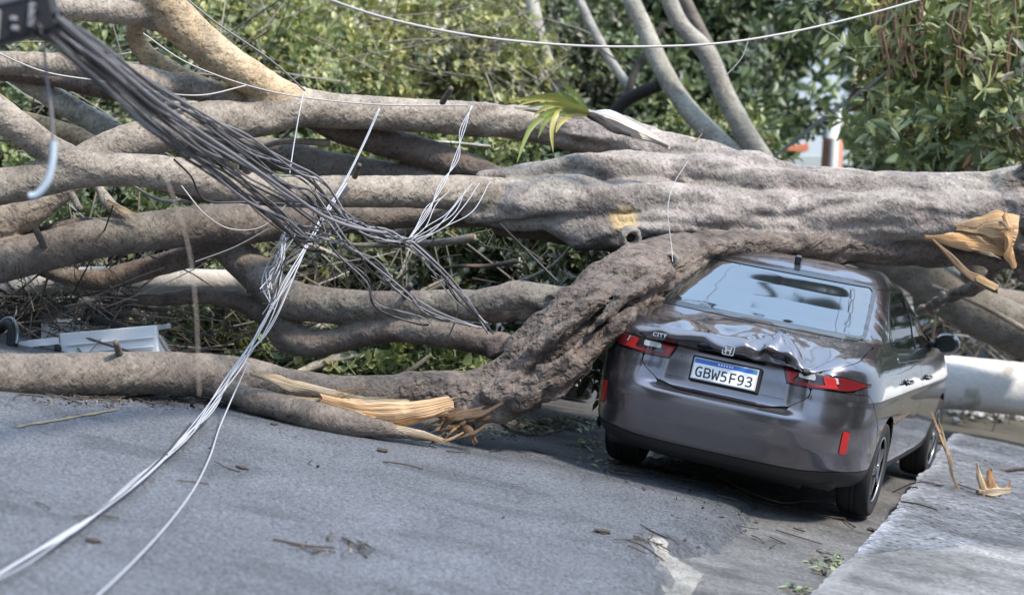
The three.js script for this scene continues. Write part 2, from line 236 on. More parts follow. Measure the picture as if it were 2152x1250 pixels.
// ================================================================== the fallen tree: one skin over all stems and limbs, then split into its parts
const barkCol = (tone) => (p, rough = 0) => {
  const n = fbm(p.x * 2.1, p.y * 3.4, p.z * 3.4, 4), m = fbm(p.x * 7, p.y * 11, p.z * 11, 3), l = sstep(0.12, 0.4, fbm(p.x * 3.1 + 9, p.y * 3.1, p.z * 3.1, 4)), dk = sstep(0.1, 0.42, fbm(p.x * 4.3, p.y * 6.2 + 5, p.z * 6, 4));
  let k = 1 + 0.32 * n + 0.3 * m; k *= 1 - (0.26 + 0.5 * rough) * dk;
  const sp = noise3(p.x * 46, p.y * 34, p.z * 40) > 0.72 && noise3(p.x * 4, p.y * 4, p.z * 4) > 0.05 ? 1.6 : 1;
  const c = tone.map((t) => t * k * sp); c[0] = lerp(c[0], 0.30 * k, l * 0.25); c[1] = lerp(c[1], 0.30 * k, l * 0.25); c[2] = lerp(c[2], 0.24 * k, l * 0.25);
  return c.map((x) => clamp(x, 0.012, 0.8));
};
const T_TRUNK = [0.33, 0.292, 0.268], T_LIMB = [0.335, 0.29, 0.24], T_DARK = [0.17, 0.132, 0.11], T_TAN = [0.54, 0.41, 0.26], T_GREY = [0.40, 0.39, 0.34], T_BROWN = [0.175, 0.148, 0.126], T_STEM = [0.175, 0.142, 0.122];
// name, tone, knobbliness, control points [px, py, depth, radius in px]
const LIMBS = [
  ['trunk', T_TRUNK, 0.10, [[1120, 415, 12.45, 30], [1300, 400, 12.55, 58], [1480, 408, 12.6, 72], [1700, 425, 12.65, 62], [1900, 430, 12.7, 62], [2060, 430, 12.7, 66], [2170, 440, 12.75, 78], [2330, 450, 12.8, 96]]],
  ['trunk', T_TRUNK, 0.16, [[1010, 372, 12.45, 10], [1130, 362, 12.4, 24], [1230, 352, 12.35, 34], [1350, 352, 12.38, 38], [1500, 366, 12.45, 38], [1650, 392, 12.5, 40], [1850, 402, 12.55, 40], [2060, 402, 12.6, 42], [2250, 400, 12.6, 48]]],
  ['trunk', T_TRUNK, 0.16, [[1090, 420, 12.2, 40], [1200, 420, 12.2, 43], [1330, 415, 12.22, 38], [1460, 426, 12.28, 38], [1600, 438, 12.34, 42], [1800, 448, 12.4, 42], [2000, 446, 12.45, 42], [2200, 450, 12.5, 46]]],
  ['trunk', T_TRUNK, 0.22, [[990, 448, 12.3, 22], [1130, 462, 12.25, 26], [1230, 482, 12.2, 27], [1310, 482, 12.17, 26], [1400, 474, 12.2, 30], [1540, 468, 12.28, 30], [1700, 476, 12.35, 28], [1900, 478, 12.4, 24], [2060, 470, 12.42, 30], [2200, 480, 12.5, 40]]],
  ['trunk', T_TRUNK, 0.14, [[1440, 335, 12.6, 30], [1560, 352, 12.62, 34], [1750, 386, 12.66, 34], [1950, 398, 12.7, 34], [2080, 386, 12.6, 30], [2160, 370, 12.55, 26], [2230, 345, 12.55, 24]]],
  ['trunk', T_BROWN, 0.2, [[1215, 505, 12.2, 10], [1255, 500, 12.16, 15], [1290, 505, 12.13, 16], [1340, 490, 12.15, 18]]],
  ['trunk', T_DARK, 0.2, [[1050, 478, 12.55, 20], [1180, 490, 12.5, 26], [1300, 500, 12.5, 30], [1420, 500, 12.5, 36]]],
  // lower stem: leaves the trunk, crosses the boot of the car and comes down to the road
  ['lower_stem', T_STEM, 0.14, [[2150, 545, 13.9, 26], [2050, 527, 13.7, 32], [1900, 521, 13.5, 36], [1750, 518, 13.4, 36], [1630, 515, 13.3, 38], [1500, 534, 13.05, 48], [1400, 562, 12.7, 60], [1300, 612, 12.3, 72], [1208, 692, 12.05, 76], [1130, 770, 11.98, 72], [1060, 822, 11.95, 62], [960, 830, 11.95, 52], [860, 822, 11.95, 40]]],
  ['lower_stem', T_STEM, 0.3, [[1800, 516, 13.35, 16], [1680, 512, 13.2, 22], [1560, 514, 13.0, 26], [1450, 535, 12.75, 30], [1340, 580, 12.25, 32], [1230, 650, 11.8, 28], [1150, 720, 11.75, 26], [1090, 780, 11.74, 24], [1030, 830, 11.74, 26]]],
  ['lower_stem', T_DARK, 0.34, [[1520, 556, 13.05, 16], [1460, 566, 12.75, 20], [1380, 608, 12.35, 26], [1290, 690, 11.82, 28], [1215, 760, 11.78, 30], [1150, 815, 11.78, 32], [1070, 850, 11.78, 28], [1000, 868, 11.8, 22], [950, 880, 11.82, 14]]],
  ['lower_stem', T_STEM, 0.3, [[1440, 512, 12.85, 20], [1340, 535, 12.5, 26], [1262, 578, 12.25, 26], [1190, 645, 12.0, 24], [1120, 715, 11.92, 22], [1050, 775, 11.9, 20], [980, 812, 11.88, 16]]],
  ['lower_stem', T_STEM, 0.34, [[1400, 575, 12.2, 20], [1310, 625, 11.88, 22], [1245, 690, 11.74, 20], [1185, 755, 11.7, 20], [1120, 805, 11.7, 22], [1050, 835, 11.7, 18]]],
  ['lower_stem', T_DARK, 0.3, [[1120, 800, 11.8, 34], [1050, 850, 11.78, 26], [1000, 890, 11.8, 12], [992, 915, 11.8, 6]]],
  ['limb', T_BROWN, 0.10, [[930, 826, 11.95, 44], [820, 822, 11.93, 34], [700, 822, 11.9, 33], [600, 812, 11.85, 38], [520, 796, 11.78, 44], [400, 786, 11.6, 45], [250, 784, 11.3, 45], [100, 790, 11.05, 48], [-60, 792, 10.85, 50], [-200, 795, 10.7, 52]], 1],
  ['torn_limb', T_BROWN, 0.12, [[450, 815, 11.65, 20], [560, 848, 11.55, 27], [650, 872, 11.48, 31], [730, 890, 11.46, 29], [790, 899, 11.46, 20], [860, 911, 11.5, 12], [922, 925, 11.55, 6]]],
  // long middle limb and the one that dives into it
  ['limb', T_LIMB, 0.08, [[1180, 412, 12.35, 46], [1050, 412, 12.3, 42], [930, 404, 12.25, 36], [800, 402, 12.2, 34], [640, 402, 12.1, 34], [500, 392, 12.05, 34], [380, 370, 12.0, 38], [260, 356, 11.95, 34], [150, 362, 11.9, 36], [40, 385, 11.85, 38], [-60, 400, 11.8, 42], [-200, 420, 11.8, 46]]],
  ['limb', T_LIMB, 0.08, [[250, 356, 11.92, 24], [180, 348, 11.88, 30], [110, 318, 11.85, 32], [40, 270, 11.82, 34], [-40, 215, 11.8, 38], [-120, 160, 11.8, 40]]],
  // upper limb with its fork
  ['limb', T_TRUNK, 0.12, [[1600, 372, 12.6, 44], [1480, 345, 12.62, 46], [1370, 312, 12.65, 44], [1270, 285, 12.68, 46], [1190, 270, 12.7, 42]]],
  ['limb', T_LIMB, 0.07, [[1300, 290, 12.7, 44], [1200, 272, 12.72, 44], [1110, 258, 12.72, 38], [1000, 250, 12.74, 36], [900, 244, 12.76, 35], [800, 238, 12.78, 35], [700, 234, 12.78, 37], [620, 230, 12.76, 38], [540, 250, 12.74, 38], [440, 252, 12.7, 40], [340, 280, 12.65, 40], [250, 305, 12.6, 38], [180, 340, 12.55, 38], [110, 395, 12.5, 42], [40, 440, 12.45, 48], [-60, 480, 12.4, 54]]],
  ['limb', T_TAN, 0.07, [[680, 222, 12.78, 24], [600, 205, 12.76, 34], [520, 160, 12.72, 38], [450, 112, 12.68, 40], [390, 60, 12.64, 42], [345, 5, 12.6, 44], [300, -60, 12.6, 48]]],
  ['limb', T_LIMB, 0.07, [[380, 60, 12.66, 30], [320, 32, 12.62, 28], [250, 25, 12.55, 26], [150, 18, 12.5, 26], [60, 25, 12.45, 24], [-60, 20, 12.4, 26]]],
  ['limb', T_TAN, 0.08, [[285, 20, 12.75, 18], [285, 80, 12.85, 19], [310, 120, 12.9, 22], [360, 155, 12.9, 26], [430, 185, 12.88, 22], [500, 205, 12.85, 18]]],
  ['limb', T_LIMB, 0.08, [[460, 200, 12.85, 20], [380, 180, 12.8, 24], [280, 160, 12.7, 26], [170, 142, 12.6, 25], [80, 133, 12.55, 24], [-60, 130, 12.5, 26]]],
  ['limb', T_DARK, 0.1, [[330, 205, 13.0, 18], [250, 195, 13.0, 20], [170, 178, 13.0, 20], [90, 160, 13.0, 18], [-40, 150, 13.0, 18]]],
  ['limb', T_GREY, 0.07, [[300, 315, 13.1, 20], [220, 268, 13.1, 26], [140, 222, 13.1, 25], [70, 180, 13.1, 22], [20, 150, 13.1, 18], [-40, 110, 13.1, 16]]],
  ['limb', T_TAN, 0.08, [[230, 325, 12.95, 14], [170, 290, 12.95, 20], [90, 262, 12.95, 18], [20, 245, 12.95, 15], [-60, 240, 12.95, 14]]],
  ['limb', T_DARK, 0.08, [[640, 245, 13.0, 22], [720, 272, 13.0, 30], [820, 300, 12.98, 32], [920, 330, 12.9, 32], [1010, 358, 12.8, 26], [1090, 385, 12.6, 22]]],
  ['limb', T_BROWN, 0.1, [[420, 300, 13.2, 30], [500, 310, 13.2, 30], [600, 330, 13.2, 34], [700, 350, 13.15, 32], [820, 366, 13.1, 28], [950, 385, 12.9, 24]]],
  ['limb', T_BROWN, 0.08, [[1120, 455, 12.5, 26], [1000, 452, 12.55, 26], [880, 455, 12.6, 24], [760, 458, 12.65, 30], [640, 462, 12.65, 42], [540, 468, 12.6, 42], [440, 472, 12.55, 42], [320, 485, 12.5, 42], [200, 502, 12.45, 42], [90, 528, 12.4, 42], [-20, 558, 12.35, 44], [-140, 600, 12.3, 46]]],
  ['limb', T_BROWN, 0.08, [[470, 415, 12.75, 16], [400, 400, 12.75, 22], [330, 380, 12.75, 20], [260, 350, 12.7, 18]]],
  ['limb', T_DARK, 0.1, [[480, 500, 12.9, 18], [400, 535, 12.9, 24], [300, 565, 12.9, 24], [200, 588, 12.9, 22], [120, 575, 12.9, 18], [60, 555, 12.9, 14]], 1],
  ['limb', T_BROWN, 0.08, [[440, 490, 12.95, 24], [490, 530, 12.9, 36], [540, 578, 12.85, 38], [600, 625, 12.75, 40], [690, 642, 12.65, 38], [800, 646, 12.5, 34], [900, 644, 12.4, 34], [1000, 642, 12.3, 34], [1100, 635, 12.2, 40], [1220, 640, 12.1, 40]], 1],
  ['limb', T_DARK, 0.12, [[240, 625, 13.1, 10], [330, 630, 13.1, 14], [420, 622, 13.05, 17], [500, 632, 13.0, 21], [560, 660, 12.9, 28], [605, 705, 12.8, 36], [650, 722, 12.7, 30], [730, 712, 12.6, 26], [820, 694, 12.45, 25], [920, 702, 12.3, 25], [1010, 718, 12.2, 28], [1110, 740, 12.1, 32]], 1],
  ['limb', T_BROWN, 0.1, [[250, 480, 12.6, 12], [180, 470, 12.6, 14], [100, 485, 12.6, 14], [0, 515, 12.6, 14], [-60, 530, 12.6, 14]]],
  ['limb', T_LIMB, 0.1, [[205, 390, 12.5, 10], [225, 425, 12.45, 14], [262, 452, 12.4, 12]]],
  ['branch', T_BROWN, 0.12, [[2085, 535, 12.8, 18], [2090, 570, 12.9, 16], [2060, 598, 13.0, 15], [2000, 622, 13.3, 14], [1940, 650, 13.7, 14]]],
  ['root', T_DARK, 0.3, [[2110, 470, 12.6, 60], [2135, 460, 12.55, 46], [2150, 520, 12.5, 36], [2158, 570, 12.5, 22]]],
  ['root', T_BROWN, 0.3, [[2120, 400, 12.5, 40], [2146, 372, 12.45, 20], [2160, 350, 12.4, 16]]],
  ['root', T_DARK, 0.3, [[2130, 430, 12.5, 44], [2150, 430, 12.35, 22], [2158, 480, 12.3, 18]]],
];
for (const L of LIMBS) if (!['lower_stem', 'torn_limb', 'nest'].includes(L[0]) && !L[4]) for (const p of L[3]) p[2] += 0.95 * sstep(200, 1300, p[0]);
const toPixel = (p) => { const d = p.clone().sub(EYE), z = d.dot(fwd); return [1076 + FPX * d.dot(rgt) / z, 625 - FPX * d.dot(upv) / z]; };
const fallenTree = thing('fallen_tree', 'huge fallen tree lying across the street on top of the grey sedan', 'fallen tree', V(0, 0, 0));
{
  const H = 0.0165, K = 0.016, LOC = LIMBS.map(([, , , pts]) => curvePts(pts.map(([x, y, d, r]) => [V((x - 1076) / FPX * d, -(y - 625) / FPX * d, -d), rad(r, d)]), pts.length * 5)); // camera-aligned grid axes only save cells
  const toWorld = (x, y, z) => EYE.clone().addScaledVector(rgt, x).addScaledVector(upv, y).addScaledVector(fwd, -z);
  const lo = V(1e9, 1e9, 1e9), hi = V(-1e9, -1e9, -1e9);
  for (const L of LOC) for (const [p, r] of L) { lo.min(p.clone().addScalar(-r - 0.1)); hi.max(p.clone().addScalar(r + 0.1)); }
  lo.x = Math.max(lo.x, -4.0); hi.x = Math.min(hi.x, 3.75); hi.y = Math.min(hi.y, 2.35);
  const nx = Math.ceil((hi.x - lo.x) / H), ny = Math.ceil((hi.y - lo.y) / H), nz = Math.ceil((hi.z - lo.z) / H), N = nx * ny * nz;
  const acc = new Float32Array(N), tmp = new Float32Array(N).fill(1e9);
  const meta = LOC.map((L, li) => { let s = 0; const S = L.map(([p], i) => (i ? (s += p.distanceTo(L[i - 1][0])) : 0)); return { L, S, F: frames(L), seed: li * 13.7, amp: LIMBS[li][2] }; });
  // signed distance to bone i of a limb with its knobbly radius
  const bone = (m, i, x, y, z, out) => {
    const [a, ra] = m.L[i], [b, rb] = m.L[i + 1], ex = b.x - a.x, ey = b.y - a.y, ez = b.z - a.z, l2 = ex * ex + ey * ey + ez * ez, wx = x - a.x, wy = y - a.y, wz = z - a.z, t = clamp((wx * ex + wy * ey + wz * ez) / l2);
    const dx = wx - ex * t, dy = wy - ey * t, dz = wz - ez * t, d = Math.sqrt(dx * dx + dy * dy + dz * dz), f = m.F[i];
    const r = lerp(ra, rb, t); if (out) { const s = lerp(m.S[i], m.S[i + 1], t), n = dx * f.N.x + dy * f.N.y + dz * f.N.z, q = dx * f.B.x + dy * f.B.y + dz * f.B.z; out.s = s; out.a = Math.atan2(q, n); out.r = r; }
    return d - r;
  };
  for (const m of meta) {
    const touched = [];
    for (let i = 0; i + 1 < m.L.length; i++) {
      const [a, ra] = m.L[i], [b, rb] = m.L[i + 1], R = Math.max(ra, rb) * 1.25 + 0.09, f = m.F[i];
      const b0 = ['x', 'y', 'z'].map((k) => Math.max(0, Math.floor((Math.min(a[k], b[k]) - R - lo[k]) / H))), b1 = ['x', 'y', 'z'].map((k, q) => Math.min([nx, ny, nz][q] - 1, Math.ceil((Math.max(a[k], b[k]) + R - lo[k]) / H)));
      for (let k = b0[2]; k <= b1[2]; k++) for (let j = b0[1]; j <= b1[1]; j++) for (let ii = b0[0]; ii <= b1[0]; ii++) {
        const x = lo.x + ii * H, y = lo.y + j * H, z = lo.z + k * H, d = bone(m, i, x, y, z), id = (k * ny + j) * nx + ii;
        if (d < tmp[id]) { if (tmp[id] > 1e8) touched.push(id); tmp[id] = d; }
      }
    }
    for (const id of touched) { acc[id] += Math.exp(-Math.max(tmp[id], -0.28) / K); tmp[id] = 1e9; }
  }
  // surface noise: grain along the limb direction is approximated with stretched noise in grid axes
  const field = tmp; // reuse
  for (let k = 0, id = 0; k < nz; k++) for (let j = 0; j < ny; j++) for (let i = 0; i < nx; i++, id++) {
    if (acc[id] <= 0) { field[id] = 0.2; continue; }
    let d = -K * Math.log(acc[id]);
    if (d > -0.09 && d < 0.09) {
      const x = lo.x + i * H, y = lo.y + j * H, z = lo.z + k * H;
      const gn = sstep(0.75, 0.95, x) ; // the trunk region (right) is the gnarled one
      const heavy = sstep(-0.25, 0.35, x + 0.3) , low = sstep(0.1, -0.15, y) * sstep(-0.3, 0.1, x);
      const u = low > 0.3 ? (x + y) * 0.7 : x, v = low > 0.3 ? (y - x) * 0.7 : y;
      const wv = 0.35 * noise3(u * 2.2, v * 3, z * 3 + 7);
      d += (0.010 + 0.026 * heavy + 0.028 * low) * fbm(u * 2.4, (v + wv * 0.3) * 8, z * 8, 3) + 0.004 * noise3(x * 22, y * 26, z * 26) + low * (0.028 * (1 - 2 * Math.abs(noise3(u * 5, (v + wv * 0.2) * 13, z * 12))) + 0.010 * noise3(x * 15, y * 15, z * 15)) + heavy * 0.022 * (0.7 - 2 * Math.abs(noise3(u * 2.2, (v + wv * 0.25) * 9, z * 9)));
    }
    field[id] = d;
  }
  // surface nets
  const vid = new Int32Array(N).fill(-1), vx = [], quads = [];
  const st = [0, 1, nx, nx + 1, nx * ny, nx * ny + 1, nx * ny + nx, nx * ny + nx + 1];
  const ED = [[0, 1], [2, 3], [4, 5], [6, 7], [0, 2], [1, 3], [4, 6], [5, 7], [0, 4], [1, 5], [2, 6], [3, 7]];
  for (let k = 0; k < nz - 1; k++) for (let j = 0; j < ny - 1; j++) for (let i = 0; i < nx - 1; i++) {
    const id = (k * ny + j) * nx + i; let mask = 0; for (let c = 0; c < 8; c++) if (field[id + st[c]] < 0) mask |= 1 << c;
    if (mask === 0 || mask === 255) continue;
    let px = 0, py = 0, pz = 0, n = 0;
    for (const [a, b] of ED) if (((mask >> a) & 1) !== ((mask >> b) & 1)) { const fa = field[id + st[a]], fb = field[id + st[b]], t = fa / (fa - fb); px += lerp(a & 1, b & 1, t); py += lerp((a >> 1) & 1, (b >> 1) & 1, t); pz += lerp((a >> 2) & 1, (b >> 2) & 1, t); n++; }
    vid[id] = vx.length / 3; vx.push(lo.x + (i + px / n) * H, lo.y + (j + py / n) * H, lo.z + (k + pz / n) * H);
    const s0 = field[id] < 0;
    if (j && k && s0 !== (field[id + 1] < 0)) { const q = [id, id - nx, id - nx - nx * ny, id - nx * ny]; quads.push(s0 ? q : q.reverse()); }
    if (i && k && s0 !== (field[id + nx] < 0)) { const q = [id, id - nx * ny, id - nx * ny - 1, id - 1]; quads.push(s0 ? q : q.reverse()); }
    if (i && j && s0 !== (field[id + nx * ny] < 0)) { const q = [id, id - 1, id - 1 - nx, id - nx]; quads.push(s0 ? q : q.reverse()); }
  }
  // normals from the field
  const smp = (x, y, z) => { const X = clamp((x - lo.x) / H, 0, nx - 1.001), Y = clamp((y - lo.y) / H, 0, ny - 1.001), Z = clamp((z - lo.z) / H, 0, nz - 1.001), i = X | 0, j = Y | 0, k = Z | 0, u = X - i, v = Y - j, w = Z - k, id = (k * ny + j) * nx + i; const L = (o) => lerp(lerp(field[id + o], field[id + o + 1], u), lerp(field[id + o + nx], field[id + o + nx + 1], u), v); return lerp(L(0), L(nx * ny), w); };
  const nv = vx.length / 3, owner = new Uint8Array(nv), o = {};
  const boxes = meta.map((m) => { const a = V(1e9, 1e9, 1e9), b = V(-1e9, -1e9, -1e9); for (const [p, r] of m.L) { a.min(p.clone().addScalar(-r * 1.3 - 0.06)); b.max(p.clone().addScalar(r * 1.3 + 0.06)); } return [a, b]; });
  const nor = new Float32Array(nv * 3), col = new Float32Array(nv * 3), bestB = new Uint16Array(nv), wpos = new Float32Array(nv * 3);
  for (let q = 0; q < nv; q++) {
    const x = vx[q * 3], y = vx[q * 3 + 1], z = vx[q * 3 + 2], e = H * 0.8; let best = 1e9;
    for (let li = 0; li < meta.length; li++) { const [a, b] = boxes[li]; if (x < a.x || y < a.y || z < a.z || x > b.x || y > b.y || z > b.z) continue; const m = meta[li]; for (let i = 0; i + 1 < m.L.length; i++) { const p = m.L[i][0]; if (Math.abs(p.x - x) + Math.abs(p.y - y) + Math.abs(p.z - z) > 1.6) continue; const d = bone(m, i, x, y, z) - 0.15 * m.L[i][1] + li * 0.0015; if (d < best) { best = d; owner[q] = li; bestB[q] = i; } } }
    const g = V(smp(x + e, y, z) - smp(x - e, y, z), smp(x, y + e, z) - smp(x, y - e, z), smp(x, y, z + e) - smp(x, y, z - e)).normalize();
    const w = toWorld(x, y, z), n = V(0, 0, 0).addScaledVector(rgt, g.x).addScaledVector(upv, g.y).addScaledVector(fwd, -g.z);
    wpos.set([w.x, w.y, w.z], q * 3); nor.set([n.x, n.y, n.z], q * 3);
    const tone = LIMBS[owner[q]][1], c = barkCol(tone)(w, LIMBS[owner[q]][2] > 0.25 ? 0.6 : 0); { const st = LIMBS[owner[q]][0] === 'lower_stem', a = st ? (x + y) * 0.7 : x, b = st ? (y - x) * 0.7 : y, wv = 0.04 * noise3(a * 6, b * 6, z * 6), k = st ? 1 : LIMBS[owner[q]][0] === 'trunk' ? 0.55 : 0.25, cr = sstep(0.84, 0.99, 1 - Math.abs(noise3(a * 5, (b + wv) * 24, z * 20))) * 0.6 + sstep(0.88, 0.99, 1 - Math.abs(noise3(a * 16, (b + wv) * 30, z * 26 + 9))) * 0.4; for (let e = 0; e < 3; e++) c[e] *= 1 - 0.62 * k * cr; } const [sx, sy] = toPixel(w), sc = sstep(1.15, 0.4, Math.hypot((sx - 1312) / 34, (sy - 460) / 30) + 0.5 * fbm(w.x * 14, w.y * 14, w.z * 14, 3)) * 1; c[0] = lerp(c[0], 0.52, sc * 0.8); c[1] = lerp(c[1], 0.39, sc * 0.8); c[2] = lerp(c[2], 0.18, sc * 0.8); col.set(c, q * 3);
  }
  // smooth the tones where limbs meet
  for (let it = 0; it < 3; it++) for (const Q of quads) { const a = Q.map((i) => vid[i]); for (let c = 0; c < 3; c++) { const m = (col[a[0] * 3 + c] + col[a[1] * 3 + c] + col[a[2] * 3 + c] + col[a[3] * 3 + c]) / 4; for (const i of a) if (it < 1) col[i * 3 + c] = lerp(col[i * 3 + c], m, 0.15); } }
  const bins = new Map();
  for (const Q of quads) {
    const a = Q.map((i) => vid[i]), li = owner[a[0]]; if (!bins.has(li)) bins.set(li, { pos: [], nor: [], uv: [], col: [], idx: [] }); const B = bins.get(li), m = meta[li];
    const boxed = ['trunk', 'lower_stem', 'root'].includes(LIMBS[li][0]), nq = V(0, 0, 0); for (const q of a) nq.add(V(nor[q * 3], nor[q * 3 + 1], nor[q * 3 + 2])); const fn = Math.abs(nq.dot(fwd)), un = Math.abs(nq.dot(upv));
    const us = a.map((q) => { const x = vx[q * 3], y = vx[q * 3 + 1], z = vx[q * 3 + 2]; if (boxed) { const st = LIMBS[li][0] === 'lower_stem', A = st ? (x + y) * 0.7 : x, B = st ? (y - x) * 0.7 : y; return [fn > un ? B : z, A]; } let bd = 1e9; const b0 = bestB[a[0]]; for (let i = Math.max(0, b0 - 3); i < Math.min(m.L.length - 1, b0 + 4); i++) { const d = bone(m, i, x, y, z, o); if (d < bd) { bd = d; us_t = [o.a, o.s]; } } return us_t; });
    if (!boxed) for (let k = 1; k < 4; k++) { while (us[k][0] - us[0][0] > Math.PI) us[k][0] -= 2 * Math.PI; while (us[k][0] - us[0][0] < -Math.PI) us[k][0] += 2 * Math.PI; }
    const rm = m.rm ??= m.L.reduce((s, p) => s + p[1], 0) / m.L.length, q0 = B.pos.length / 3;
    a.forEach((q, k) => { B.pos.push(wpos[q * 3], wpos[q * 3 + 1], wpos[q * 3 + 2]); B.nor.push(nor[q * 3], nor[q * 3 + 1], nor[q * 3 + 2]); B.col.push(col[q * 3], col[q * 3 + 1], col[q * 3 + 2]); B.uv.push(us[k][0] * (boxed ? 1 : rm), us[k][1]); });
    B.idx.push(q0, q0 + 1, q0 + 2, q0, q0 + 2, q0 + 3);
  }
  const matBark = STD({ vertexColors: true, map: barkMap, bumpMap: barkBump, bumpScale: 0.014, roughness: 0.85 });
  const matRough = STD({ vertexColors: true, map: barkMap, bumpMap: roughBarkBump, bumpScale: 0.035, roughness: 0.9 });
  const groups = new Map();
  for (const [li, B] of bins) { const n = LIMBS[li][0], key = n === 'trunk' || n === 'lower_stem' || n === 'root' ? n : n + li; const g = new THREE.BufferGeometry(); for (const [k, s] of [['pos', 3], ['nor', 3], ['uv', 2], ['col', 3]]) g.setAttribute({ pos: 'position', nor: 'normal', uv: 'uv', col: 'color' }[k], new THREE.Float32BufferAttribute(B[k], s)); g.setIndex(B.idx); if (!groups.has(key)) groups.set(key, [n, []]); groups.get(key)[1].push(g); }
  for (const [n, gs] of groups.values()) { const m = mesh(n, gs.length > 1 ? mergeGeometries(gs) : gs[0], n === 'lower_stem' || n === 'root' ? matRough : matBark, fallenTree); if (n === 'lower_stem') m.userData.label = 'dark rough lower stem bending down over the car boot'; if (n === 'torn_limb') m.userData.label = 'torn half of the bottom limb on the road'; }
}
var us_t;

